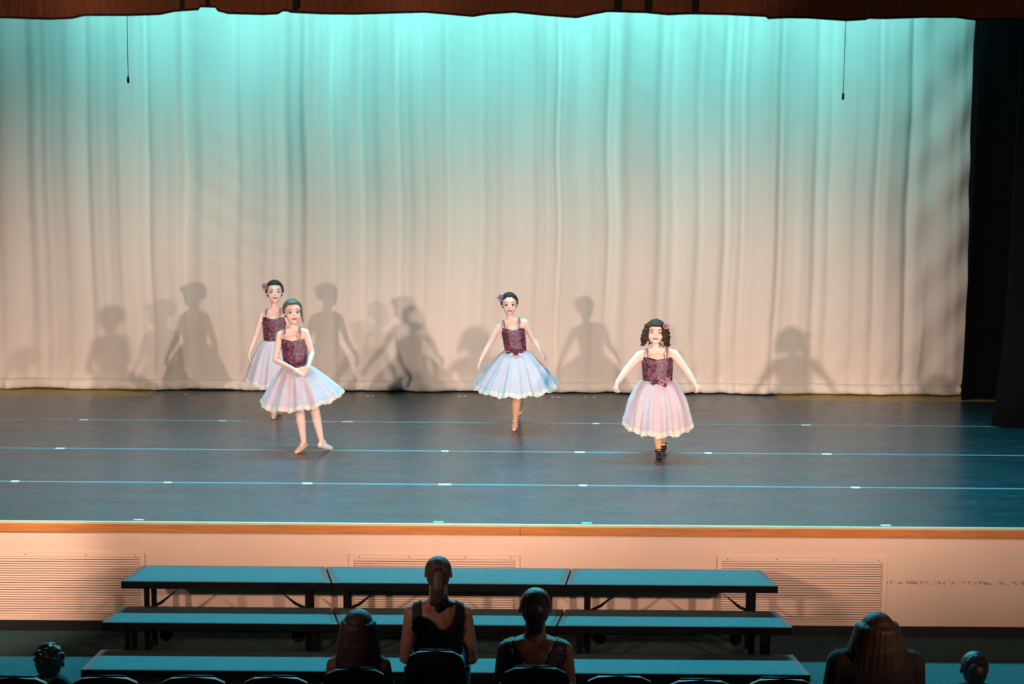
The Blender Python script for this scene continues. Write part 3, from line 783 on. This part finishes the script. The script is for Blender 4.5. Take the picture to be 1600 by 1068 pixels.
def girl_body(t, J, skinmat, legmat, hs, B, headc, wide=1.0, k=1.0, hand=None, girth=1.0, arm_k=1.0, voxel=0.004):
    mb = MB()
    head_blob(mb, headc, hs, B, wide)
    neck = J['neck']; waist = J['waist']; chest = J['chest']; pel = J['pelvis']
    mb.cap(neck + Vector((0, 0.01, -0.01)), 0.036 * k, headc + B @ Vector((0, 0.07, -0.25)) * hs, 0.038 * k)
    g = girth
    mb.ell(chest, (0.108 * g * k, 0.078 * g * k, 0.10 * k)); mb.ell(chest + Vector((0, 0.008, 0.035 * k)), (0.115 * g * k, 0.052 * k, 0.075 * k))
    mb.ell(waist, (0.095 * g * k, 0.070 * g * k, 0.10 * k)); mb.ell(pel, (0.12 * g * k, 0.09 * g * k, 0.10 * k))
    mb.ell(chest.lerp(waist, 0.5), (0.10 * g * k, 0.073 * g * k, 0.09 * k))
    for s in ('L', 'R'):
        sh, el, wr = J['sh' + s], J['el' + s], J['wr' + s]
        mb.cap(neck.lerp(sh, 0.1) + Vector((0, 0.005, 0.0)), 0.034 * k, sh, 0.036 * k * arm_k)
        mb.cap(chest + (sh - chest) * 0.45, 0.05 * k, sh, 0.036 * k * arm_k)
        mb.cap(sh, 0.037 * k * arm_k, sh.lerp(el, 0.4), 0.034 * k * arm_k); mb.cap(sh.lerp(el, 0.4), 0.034 * k * arm_k, el, 0.027 * k * arm_k)
        mb.cap(el, 0.027 * k * arm_k, el.lerp(wr, 0.3), 0.027 * k * arm_k); mb.cap(el.lerp(wr, 0.3), 0.027 * k * arm_k, wr, 0.017 * k * arm_k)
        a, nrm, sd, curl = hand[s]
        hand_blob(mb, wr, Vector(a), Vector(nrm), sd, 0.135 * k, curl)
        hp = pel + Vector(((-0.055 if s == 'L' else 0.055) * g * k, 0, -0.03))
        kn, an, toe = J['kn' + s], J['an' + s], J['toe' + s]
        mb.cap(hp, 0.072 * g * k, kn, 0.046 * k); mb.cap(kn, 0.045 * k, kn.lerp(an, 0.35), 0.043 * k); mb.cap(kn.lerp(an, 0.35), 0.043 * k, an, 0.025 * k)
        foot_blob(mb, an, toe, 0.024 * k)
    o = mb.skin('body', [skinmat, legmat, M['strap']], t, voxel, 6)
    zl = pel.z - 0.03
    me = o.data
    for p in me.polygons:
        if p.center.z < zl and abs(p.center.x - pel.x) < 0.22:
            # the leg colour covers the legs, not a hand hanging beside the skirt
            d1 = min((p.center - J['wr' + s]).length for s in 'LR')
            if d1 > 0.17: p.material_index = 1
        elif zl <= p.center.z < J['chest'].z + 0.01 and abs(p.center.x - lerp(J['waist'].x, J['chest'].x, 0.5)) < 0.125 * g and (p.center - J['waist']).length < 0.24:
            # the leotard that the dress is sewn to
            if min((p.center - J[a + s]).length for a in ('wr', 'el') for s in 'LR') > 0.15: p.material_index = 2
    return o

# ------------------------------------------------------------------ dancer in front at left (hands clasped)
def dancer_clasped():
    f1 = G(463, 709); d = f1.y + 0.13
    t = thing('person', (f1.x, d, 0), 'girl dancer with clasped hands, light hair tied back, one foot pointed out to the side', 'person', 'girls dancing on the stage')
    hs = 0.228; headc = P(457.5, 488.3, d); B = head_basis(14, 10, -3)
    J = dict(neck=P(457, 515, d), shL=P(438, 523, d), shR=P(477, 519, d), chest=P(459, 538, d), waist=P(462, 566, d), pelvis=P(463, 588, d),
             elL=P(430.5, 562, d - 0.05), wrL=P(461, 577.5, d - 0.22), elR=P(487.5, 551, d - 0.04), wrR=P(481, 574.5, d - 0.21),
             knL=P(468, 641, d - 0.02), anL=P(474.5, 690, d - 0.02), toeL=f1 + Vector((0, 0.0, 0.020)),
             knR=P(491, 637, d), anR=P(502, 687, d - 0.06), toeR=G(517, 703) + Vector((0, 0, 0.020)))
    hand = dict(L=((0.8, -0.25, -0.25), (-0.1, -0.8, 0.6), -1, 14), R=((-0.55, -0.15, -0.55), (0.5, -0.8, 0.1), 1, 14))
    girl_body(t, J, M['skin'], M['skin'], hs, B, headc, 0.94, 1.0, hand)
    face_parts(t, headc, hs, B, None, 0.94, lid=0.008)
    hb = MB(); hair_cap(hb, headc, hs, B, 0.94, 0.36, -0.02)
    hb.ell(headc + B @ Vector((0.05, 0.45, 0.16)) * hs, 0.17 * hs)
    hr = hb.skin('hair', M['hair_brown'], t, 0.004, 4)
    MB().tube([headc + B @ (Vector(q) * hs) for q in ((0.30, -0.20, 0.10), (0.345, -0.19, -0.1), (0.33, -0.2, -0.28), (0.36, -0.18, -0.42))], [0.012, 0.009, 0.007, 0.004], 8).build('hair_strand', M['hair_brown'], hr, True)
    L, Rr = P(410, 628, d + 0.02), P(535, 610, d + 0.05); hc = (L + Rr) / 2
    zf = P(455, 641, d - 0.30).z
    def hz(ph): return lerp(L.z, Rr.z, (math.sin(ph) + 1) / 2) + max(0, math.cos(ph)) * (zf - lerp(L.z, Rr.z, 0.40)) + 0.03 * max(0, -math.cos(ph))
    w = P(462, 570, d)
    dress(t, w, P(458, 529, d), 0.108, 0.118, Vector((hc.x, d + 0.0, 0)), (Rr.x - L.x) / 2, 0.32, hz, 0.86, (0.10, 1.5), J['neck'], (J['shL'], J['shR']), 12, 1.0)
    fl = flower('waist_flowers', t, P(460, 570, d - 0.125), 0.035, M['flower_dark'])
    flower('blossom', fl, P(473, 567, d - 0.120), 0.028, M['flower_dark'])
    shoe(t, J['anL'], J['toeL'], M['slipper']); shoe(t, J['anR'], J['toeR'], M['slipper_white'])
dancer_clasped()

def dancer_behind():
    f1 = G(427, 655); d = f1.y + 0.10
    t = thing('person', (f1.x, d, 0), 'girl dancer with dark hair and lilac hair flower, half hidden behind another dancer', 'person', 'girls dancing on the stage')
    hs = 0.228; headc = P(429, 457, d); B = head_basis(10, 12, 0)
    J = dict(neck=P(428, 483, d), shL=P(410.5, 492, d), shR=P(446, 490, d), chest=P(428, 504, d), waist=P(429, 529, d), pelvis=P(429, 547, d),
             elL=P(399.5, 526, d - 0.02), wrL=P(390, 550, d - 0.06), elR=P(459, 525, d), wrR=P(470, 549, d - 0.06),
             knL=P(424, 602, d - 0.03), anL=P(428, 642, d - 0.02), toeL=f1 + Vector((0, 0, 0.020)),
             knR=P(436, 602, d + 0.06), anR=P(436, 638, d + 0.12), toeR=G(437, 648) + Vector((0, 0.0, 0.020)))
    hand = dict(L=((-0.15, -0.2, -1), (-1, -0.2, 0.1), 1, 20), R=((0.15, -0.2, -1), (1, -0.2, 0.1), -1, 20))
    girl_body(t, J, M['skin'], M['skin'], hs, B, headc, 0.94, 1.0, hand)
    face_parts(t, headc, hs, B, None, 0.94, lid=0.014)
    hb = MB(); hair_cap(hb, headc, hs, B, 0.94, 0.35, -0.04)
    hb.ell(headc + B @ Vector((0, 0.45, 0.2)) * hs, 0.18 * hs)
    hb.skin('hair', M['hair_dark'], t, 0.004, 3)
    flower('hair_flower', t, P(414, 447.5, d - 0.03), 0.040, M['flower'], Vector((-0.6, -1, 0.2)))
    L, Rr = P(383, 590, d), P(474, 592, d); hc = (L + Rr) / 2; zf = P(425, 606, d - 0.28).z
    def hz(ph): return lerp(L.z, Rr.z, (math.sin(ph) + 1) / 2) + max(0, math.cos(ph)) * (zf - L.z)
    dress(t, P(429, 533, d), P(428, 495, d), 0.108, 0.118, Vector((hc.x, d, 0)), (Rr.x - L.x) / 2, 0.28, hz, 0.72, (0.15, 1.5), J['neck'], (J['shL'], J['shR']), 11, 2.3)
    shoe(t, J['anL'], J['toeL'], M['slipper']); shoe(t, J['anR'], J['toeR'], M['slipper'])
dancer_behind()

def dancer_middle():
    f1 = G(803, 674); d = f1.y + 0.14
    t = thing('person', (f1.x, d, 0), 'girl dancer at centre stage, black hair with lilac flower, standing on one leg', 'person', 'girls dancing on the stage')
    hs = 0.212; headc = P(796, 475.5, d); B = head_basis(2, 3, -2)
    J = dict(neck=P(798, 500, d), shL=P(778.5, 511, d), shR=P(820, 503.5, d), chest=P(803, 520, d), waist=P(806, 546, d), pelvis=P(807, 566, d),
             elL=P(765.5, 536, d - 0.03), wrL=P(750.5, 563, d - 0.10), elR=P(834, 531, d + 0.06), wrR=P(844, 547.5, d + 0.02),
             knL=P(807, 625, d - 0.04), anL=P(805, 656, d - 0.02), toeL=f1 + Vector((0, 0, 0.022)),
             knR=P(812, 615, d + 0.10), anR=P(811, 640, d + 0.42), toeR=P(810, 648, d + 0.50))
    hand = dict(L=((-0.35, -0.35, -0.85), (-0.9, -0.3, 0.3), 1, 10), R=((0.6, 0.1, -0.8), (0.8, -0.3, 0.5), -1, 12))
    girl_body(t, J, M['skin'], M['legs_orange_lit'], hs, B, headc, 0.95, 1.0, hand)
    face_parts(t, headc, hs, B, None, 0.95)
    hb = MB(); hair_cap(hb, headc, hs, B, 0.95, 0.385, -0.02)
    hb.ell(headc + B @ Vector((0, 0.46, 0.2)) * hs, 0.17 * hs)
    hb.skin('hair', M['hair_black'], t, 0.004, 3)
    flower('hair_flower', t, P(782.5, 465, d - 0.02), 0.040, M['flower'], Vector((-0.6, -1, 0.2)))
    L, Rr = P(741, 602, d), P(869.5, 600, d); hc = (L + Rr) / 2; zf = P(803, 620.5, d - 0.36).z
    def hz(ph): return lerp(L.z, Rr.z, (math.sin(ph) + 1) / 2) + max(0, math.cos(ph)) * (zf - L.z)
    dress(t, P(806, 549, d), P(801, 512, d), 0.105, 0.118, Vector((hc.x, d, 0)), (Rr.x - L.x) / 2, 0.38, hz, 0.80, (-0.42, 0.48), J['neck'], (J['shL'], J['shR']), 13, 3.7)
    fl = flower('waist_flowers', t, P(806, 550, d - 0.125), 0.036, M['flower_dark'])
    flower('blossom', fl, P(815, 548, d - 0.12), 0.026, M['flower_dark']); flower('blossom', fl, P(799, 547, d - 0.12), 0.026, M['flower_dark'])
    MB().ell(P(793.5, 551, d - 0.105), (0.024, 0.006, 0.010)).build('leaf', M['leaf'], fl, True)
    shoe(t, J['anL'], J['toeL'], M['slipper'], r=0.028); shoe(t, J['anR'], J['toeR'], M['slipper'])
dancer_middle()

def dancer_right():
    f1 = G(1031, 718); d = f1.y + 0.14
    t = thing('person', (f1.x, d, 0), 'girl dancer with loose curly hair and black strapped shoes, arms held out', 'person', 'girls dancing on the stage')
    hs = 0.214; headc = P(1024.5, 519.5, d); B = head_basis(-3, 9, 2)
    J = dict(neck=P(1026, 545, d), shL=P(1000, 555, d), shR=P(1053, 553, d), chest=P(1027, 566, d), waist=P(1027.5, 592, d), pelvis=P(1027.5, 614, d),
             elL=P(979.5, 577, d - 0.04), wrL=P(964, 598, d - 0.10), elR=P(1071.5, 577, d - 0.04), wrR=P(1086, 598.5, d - 0.10),
             knL=P(1027, 672, d - 0.04), anL=P(1029, 702, d - 0.01), toeL=f1 + Vector((0, 0, 0.022)),
             knR=P(1033, 668, d + 0.08), anR=P(1036.5, 690, d + 0.22), toeR=P(1037, 703, d + 0.18))
    hand = dict(L=((-0.2, -0.35, -0.85), (-0.8, -0.6, 0.3), 1, 42), R=((0.45, -0.35, -0.75), (0.6, -0.6, 0.6), -1, 42))
    girl_body(t, J, M['skin'], M['legs_orange_lit'], hs, B, headc, 1.08, 1.0, hand, 1.25, 1.22)
    face_parts(t, headc, hs, B, None, 1.08, smile=0.025, lid=0.016)
    hb = MB(); hair_cap(hb, headc, hs, B, 1.08, 0.27, -0.1, 1.08)
    rnd = random.Random(4)
    def HL(x, y, z): return headc + B @ (Vector((x, y, z)) * hs)
    for k in range(64):   # ringlets falling to the shoulders
        ph = rnd.uniform(0.62, 2 * math.pi - 0.62)          # nothing over the face
        s, co = math.sin(ph), math.cos(ph)
        z0 = rnd.uniform(0.10, 0.46)
        q_ = 1 - 0.45 * max(0, (z0 - 0.25) / 0.21) ** 2; x0, y0 = s * 0.42 * q_, 0.06 - co * 0.40 * q_
        ln = rnd.uniform(0.45, 0.85); pts = []; tw = rnd.uniform(0, 6)
        if z0 - ln < -0.58: ln = z0 + 0.58
        for q in range(26):
            u = q / 25; fl = (1 + 0.42 * u) * lerp(1, 1 / q_, min(1, u * 2.5))
            pts.append(HL(x0 * fl + 0.05 * math.cos(tw + u * 17), y0 * (1 + 0.15 * u) + 0.05 * math.sin(tw + u * 17), z0 - ln * u))
        hb.tube(pts, [0.050 * hs * (1 - 0.35 * q / 25) for q in range(26)], 7)
    for k in range(120):   # loose waves over the crown
        ph = rnd.uniform(0, 2 * math.pi); e = rnd.uniform(0.1, 1.35)
        p = Vector((0.40 * math.sin(ph) * math.sin(e) * 1.06, 0.05 - 0.45 * math.cos(ph) * math.sin(e), 0.11 + 0.42 * math.cos(e)))
        if p.y < -0.12 and p.z < 0.30: continue
        dn = Vector((math.sin(ph), -math.cos(ph), -0.9)).normalized()
        pts = [HL(*(p + dn * (0.16 * (q / 6 - 0.5)) + Vector((0.03 * math.sin(q * 1.7 + k), 0.03 * math.cos(q * 1.7 + k), 0)))) for q in range(7)]
        hb.tube(pts, 0.036 * hs, 7)
    hb.skin('hair', M['hair_curly'], t, 0.0035, 1)
    flower('hair_flower', t, P(1040.5, 509, d - 0.075), 0.034, M['flower'], Vector((0.4, -1, 0.2)))
    L, Rr = P(974, 659, d), P(1080.5, 660, d); hc = (L + Rr) / 2; zf = P(1027, 681, d - 0.32).z
    def hz(ph): return lerp(L.z, Rr.z, (math.sin(ph) + 1) / 2) + max(0, math.cos(ph)) * (zf - L.z)
    dress(t, P(1027.5, 595, d), P(1027, 557, d), 0.135, 0.145, Vector((hc.x, d, 0)), (Rr.x - L.x) / 2, 0.32, hz, 0.62, (-0.15, 0.62), J['neck'], (J['shL'], J['shR']), 12, 5.1, fullness=0.12)
    fl = flower('waist_flowers', t, P(1034, 597, d - 0.15), 0.034, M['flower'])
    for px, py in ((1025, 596), (1043, 594), (1038, 601)):
        flower('blossom', fl, P(px, py, d - 0.145), 0.027, M['flower_dark'] if px < 1040 else M['flower'])
    MB().ell(P(1020.5, 599, d - 0.14), (0.022, 0.006, 0.012)).build('leaf', M['leaf'], fl, True)
    shoe(t, J['anL'], J['toeL'], M['shoe_black'], True, 0.029, True); shoe(t, J['anR'], J['toeR'], M['shoe_black'], True, 0.028, True)
dancer_right()

# ------------------------------------------------------------------ seats and audience
TIER = HOUSE_Z + 0.45
def make_chair():
    t = thing('chair', (0, 0, 0), 'chair', 'chair', 'black chairs in the audience')
    # backrest: rounded upholstered panel, built facing the stage (+Y)
    prof = [(-0.215, 0.50), (-0.215, 0.74), (-0.19, 0.80), (-0.13, 0.825), (0, 0.835), (0.13, 0.825), (0.19, 0.80), (0.215, 0.74), (0.215, 0.50), (0.18, 0.47), (-0.18, 0.47)]
    v = [(x, -0.02 - 0.06 * (z - 0.47), z) for x, z in prof] + [(x * 0.95, 0.022 - 0.06 * (z - 0.47), z * 0.99 + 0.005) for x, z in prof]
    n = len(prof)
    MB().add(v, [tuple(range(n)), tuple(range(2 * n - 1, n - 1, -1))] + [(i, n + i, n + (i + 1) % n, (i + 1) % n) for i in range(n)]).build('backrest', M['chair'], t)
    MB().prism([(-0.21, 0.03), (0.21, 0.03), (0.22, 0.40), (0.18, 0.45), (-0.18, 0.45), (-0.22, 0.40)], 0.42, 0.465).build('seat', M['chair'], t)
    for s in (-1, 1):
        MB().tube([(s * 0.215, -0.030, 0.74), (s * 0.225, 0.0, 0.45), (s * 0.23, -0.06, 0.0)], 0.011, 8).build('leg', M['chair_metal'], t, True)
        MB().tube([(s * 0.225, 0.0, 0.44), (s * 0.225, 0.40, 0.44), (s * 0.23, 0.43, 0.0)], 0.011, 8).build('leg', M['chair_metal'], t, True)
    MB().tube([(-0.19, -0.045, 0.845), (-0.12, -0.046, 0.842), (0.12, -0.046, 0.842), (0.19, -0.045, 0.845)][1:3], 0.006, 8).build('top_rail', M['chair_metal'], t, True)
    return t
chair0 = make_chair()
def copy_tree(o, parent=None):
    c = o.copy(); COL.objects.link(c); c.parent = parent
    for ch in o.children: copy_tree(ch, c)
    return c
first = [True]
def chair(px, py, label, d=None, rot=0.0, sx=0.92):
    z = TIER + 0.835
    p = G(px, py, z) if d is None else P(px, py, d)
    o = chair0 if first[0] else copy_tree(chair0)
    first[0] = False
    o.location = (p.x, p.y + 0.04, TIER); o.rotation_euler = (0, 0, R(rot)); o.scale = (sx, 1, 1)
    o['label'] = label
    return o
chair(22, 1058, 'empty black chair at the far left, nearer than the short-haired child')
chair(164, 1057, 'empty black chair under the left end of the lowest riser step')
chair(301, 1057, 'empty black chair between two other empty chairs, left of the long-haired girl')
chair(430, 1057, 'empty black chair just left of the long-haired girl')
chair(968, 1055, 'empty black chair just right of the woman in a sequined top')
chair(1095, 1062, 'empty black chair below the middle of the right riser section')
chair(1222, 1060, 'empty black chair below the right end of the lowest riser step')

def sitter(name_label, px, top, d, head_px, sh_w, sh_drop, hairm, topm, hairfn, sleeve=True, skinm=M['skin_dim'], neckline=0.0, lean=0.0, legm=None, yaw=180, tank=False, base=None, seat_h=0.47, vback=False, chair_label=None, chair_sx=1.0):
    base = TIER if base is None else base
    """seen from behind: px/top = pixel of the crown, head_px = head width in pixels, sh_w = shoulder width px, sh_drop = px from crown to shoulder line"""
    s = (P(px + 1, top, d).x - P(px, top, d).x)
    crown = P(px, top, d)
    hs = head_px * s / 0.76
    headc = crown - Vector((0, 0, 0.5 * hs)); B = head_basis(yaw, 2, 0)
    shz = crown.z - sh_drop * s
    hw = sh_w * s / 2
    k = hw / 0.185
    t = thing('person', (crown.x, d, base), name_label, 'person', 'people watching from the seats')
    seat_z = base + seat_h
    pel = Vector((crown.x, d - 0.02, seat_z + 0.09)); neck = Vector((crown.x, d, shz + 0.035))
    waist = pel.lerp(neck, 0.36); chest = pel.lerp(neck, 0.70)
    mb = MB(); head_blob(mb, headc, hs, B, 1.0)
    mb.cap(neck - Vector((0, 0, 0.03)), 0.052 * k, headc + B @ Vector((0, 0.1, -0.3)) * hs, 0.050 * k)
    def torso(m_, g, top_=True):
        m_.ell(chest, (0.150 * k * g, 0.10 * k * g, (neck.z - pel.z) * 0.27)); m_.ell(waist, (0.128 * k * g, 0.095 * k * g, (neck.z - pel.z) * 0.30)); m_.ell(pel, (0.165 * k * g, 0.13 * k * g, 0.11))
    torso(mb, 1.0)
    J = {}
    for q in (-1, 1):
        sh = Vector((crown.x + q * (hw - 0.045 * k), d, shz - 0.035)); el = sh + Vector((q * 0.045, 0.06, -0.27 * k)); wr = el + Vector((-q * 0.06, 0.21, 0.0)); wr.z = max(wr.z, seat_z + 0.17)
        J[q] = (sh, el, wr)
        mb.cap(neck - Vector((0, 0, 0.008)), 0.046 * k, sh, 0.046 * k); mb.cap(chest + Vector((q * 0.06 * k, 0, 0.04)), 0.08 * k, sh, 0.048 * k)
        mb.cap(sh, 0.048 * k, el, 0.037 * k); mb.cap(el, 0.037 * k, wr, 0.025 * k)
        hand_blob(mb, wr, Vector((-q * 0.25, 0.9, -0.25)), Vector((0, 0.2, 1)), q, 0.16 * k, 20)
        hp = pel + Vector((q * 0.085, 0.02, -0.01)); kn = Vector((hp.x + q * 0.03, d + 0.42, seat_z + 0.05)); an = Vector((kn.x, d + 0.40, base + 0.09))
        mb.cap(hp, 0.085 * k, kn, 0.058 * k); mb.cap(kn, 0.056 * k, an, 0.036 * k); mb.cap(an, 0.035 * k, an + Vector((0, 0.15, -0.055)), 0.030 * k)
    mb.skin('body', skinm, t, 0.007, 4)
    # garment
    g = MB()
    torso(g, 1.07)
    for q in (-1, 1):
        sh, el, wr = J[q]
        g.cap(neck.lerp(sh, 0.20) - Vector((0, 0, 0.006)), 0.052 * k, sh, 0.053 * k); g.cap(chest + Vector((q * 0.06 * k, 0, 0.04)), 0.088 * k, sh, 0.055 * k)
        if sleeve and not tank: g.cap(sh, 0.057 * k, sh.lerp(el, 0.75), 0.050 * k)
    o = g.skin('top', topm, t, 0.006, 3)
    if tank or vback:
        zt = shz - neckline * s
        def keep(c):
            u = abs(c.x - crown.x) / hw
            if vback: return c.z < (shz - 0.17 + u * 0.36) and u < 0.84 or c.z < shz - 0.20
            lim = zt + 0.10 * min(1, u / 0.52) ** 4 if u < 0.52 else shz - 0.15 + 0.09 * max(0, (0.90 - u) / 0.38)
            if tank == 'bare': return c.z < zt
            return c.z < lim or 0.50 < u < 0.76
        bm = bmesh.new(); bm.from_mesh(o.data)
        bmesh.ops.delete(bm, geom=[x for x in bm.faces if not keep(x.calc_center_median())], context='FACES')
        bm.to_mesh(o.data); bm.free()
    lm = legm or M['trouser']
    g = MB()
    for q in (-1, 1):
        hp = pel + Vector((q * 0.085, 0.02, -0.01)); kn = Vector((hp.x + q * 0.03, d + 0.42, seat_z + 0.05)); an = Vector((kn.x, d + 0.40, base + 0.14))
        g.cap(hp, 0.098 * k, kn, 0.070 * k); g.cap(kn, 0.069 * k, an, 0.052 * k)
    g.ell(pel, (0.178 * k, 0.14 * k, 0.10))
    g.skin('trousers' if legm is None else 'skirt', lm, t, 0.009, 3)
    hb = MB(); hairfn(hb, headc, hs, B, s, shz, d)
    hb.skin('hair', hairm, t, 0.006, 3)
    if chair_label:
        c = copy_tree(chair0); c.location = (crown.x, d - (0.42 if d > 11 else 0.20), TIER); c.scale = (chair_sx, 1, 1); c.rotation_euler = (0, 0, 0); c['label'] = chair_label
    return t, J, headc, hs, shz, hw

def scalp(hb, c, hs, B, low=-0.32):
    hb.ell(c + B @ Vector((0, 0.06, 0.10)) * hs, (0.385 * hs, 0.43 * hs, 0.405 * hs), B, 18, 12)
    hb.ell(c + B @ Vector((0, 0.20, -0.08)) * hs, (0.33 * hs, 0.28 * hs, 0.30 * hs), B, 18, 12)
def hair_ponytail(hb, c, hs, B, s, shz, d):
    scalp(hb, c, hs, B)
    hb.cap(c + B @ Vector((0, 0.46, 0.12)) * hs, 0.16 * hs, c + B @ Vector((0, 0.56, -0.25)) * hs, 0.20 * hs)
    hb.cap(c + B @ Vector((0, 0.56, -0.25)) * hs, 0.20 * hs, c + B @ Vector((0.02, 0.50, -0.62)) * hs, 0.19 * hs)
    hb.cap(c + B @ Vector((0.02, 0.50, -0.62)) * hs, 0.19 * hs, c + B @ Vector((0.0, 0.42, -1.0)) * hs, 0.06 * hs)
    for k in range(10):
        a = k * 0.63; hb.cap(c + B @ Vector((0.10 * math.cos(a), 0.52 + 0.06 * math.sin(a), -0.4)) * hs, 0.05 * hs, c + B @ Vector((0.22 * math.cos(a), 0.46 + 0.05 * math.sin(a), -0.78 - 0.05 * math.sin(k * 2))) * hs, 0.03 * hs)
def hair_long(hb, c, hs, B, s, shz, d):
    scalp(hb, c, hs, B)
    n = 15
    for k in range(n):
        a = lerp(-1.45, 1.45, k / (n - 1)); x, y = math.sin(a), math.cos(a)
        p = [c + B @ Vector((x * 0.36, 0.06 + y * 0.38, 0.12)) * hs, c + B @ Vector((x * 0.44, 0.05 + y * 0.36, -0.35)) * hs, c + B @ Vector((x * 0.50, 0.10 + y * 0.34, -0.85)) * hs, c + B @ Vector((x * 0.46, 0.12 + y * 0.36, -1.35 + 0.08 * math.sin(k * 2.3))) * hs]
        for u, v in zip(p, p[1:]): hb.cap(u, 0.115 * hs, v, 0.10 * hs, 8)
def hair_updo(hb, c, hs, B, s, shz, d):
    scalp(hb, c, hs, B)
    hb.ell(c + B @ Vector((0, 0.40, 0.02)) * hs, (0.27 * hs, 0.20 * hs, 0.30 * hs), B)
    hb.cap(c + B @ Vector((0, 0.30, -0.10)) * hs, 0.27 * hs, c + B @ Vector((0, 0.28, -0.42)) * hs, 0.20 * hs)
def hair_short(hb, c, hs, B, s, shz, d):
    scalp(hb, c, hs, B)
    rnd = random.Random(2)
    for k in range(60):
        a = rnd.uniform(0, 6.28); e = rnd.uniform(0.1, 1.5)
        hb.ell(c + B @ Vector((0.38 * math.cos(a) * math.sin(e), 0.08 + 0.42 * math.sin(a) * math.sin(e), 0.10 + 0.40 * math.cos(e))) * hs, 0.06 * hs, None, 8, 6)
def hair_bob(hb, c, hs, B, s, shz, d):
    scalp(hb, c, hs, B)
    n = 15
    for k in range(n):
        a = lerp(-1.7, 1.7, k / (n - 1)); x, y = math.sin(a), math.cos(a)
        p = [c + B @ Vector((x * 0.36, 0.04 + y * 0.38, 0.16)) * hs, c + B @ Vector((x * 0.47, 0.05 + y * 0.38, -0.22)) * hs, c + B @ Vector((x * 0.56, 0.08 + y * 0.34, -0.62 + 0.03 * math.sin(k * 1.7))) * hs, c + B @ Vector((x * 0.52, 0.10 + y * 0.32, -0.82 + 0.04 * math.sin(k * 1.7))) * hs]
        for u, v, r0 in zip(p, p[1:], (0.13, 0.13, 0.12)): hb.cap(u, r0 * hs, v, (r0 - 0.01) * hs, 8)

sitter('woman with a ponytail in a low-backed black tank top, seen from behind', 685, 867.5, 11.3, 42, 106, 84, M['hair_dim'], M['cloth_black'], hair_ponytail, tank=True, neckline=26, legm=M['cloth_blue'], chair_label='black chair holding the woman with a ponytail', chair_sx=0.78)
sitter('girl with long straight hair and bare shoulders, seen from behind left of the ponytailed woman', 560, 950, 10.75, 47, 100, 82, M['hair_dim'], M['cloth_brown'], hair_long, tank='bare', neckline=34, chair_label='black chair holding the long-haired girl', chair_sx=0.85)
t, J, hc, hs, shz, hw = sitter('woman with dark hair in a sleeveless black sequined top, seen from behind', 837, 917, 10.8, 49, 118, 92, M['hair_dark'], M['cloth_sequin'], hair_updo, sleeve=False, vback=True, chair_label='black chair holding the woman in a sequined top', chair_sx=0.9)
rnd = random.Random(11)
for k in range(34):
    q = -1 if k < 20 else 1
    u = rnd.random(); px = 836 + q * lerp(44, 4, u) + rnd.uniform(-4, 4); py = lerp(1002, 1060, u) + rnd.uniform(-4, 4)
    p = P(px, py, 10.8 - 0.115 - 0.02 * u)
    r = rnd.choice((0.0025, 0.003, 0.004)) if k not in (5, 9) else 0.007
    MB().ell(p, (r, r * 0.5, r * (1.8 if k == 5 else 1)), None, 8, 5).build('sequin', M['sequin'], t, True)
sitter('woman with blond shoulder-length hair at the right, seen from behind', 1371, 955, 10.2, 56, 146, 74, M['hair_blond'], M['cloth_brown'], hair_bob, chair_label='black chair holding the blond-haired woman', chair_sx=0.9)
sitter('short-haired child at the far left of the audience, only the head showing', 77, 1005, 12.2, 44, 84, 70, M['hair_black'], M['cloth_black'], hair_short, base=HOUSE_Z, seat_h=0.30)
sitter('dark-haired child at the far right of the audience, only the head showing', 1523, 1016, 12.2, 43, 84, 70, M['hair_dark'], M['cloth_black'], hair_updo, base=HOUSE_Z, seat_h=0.28)
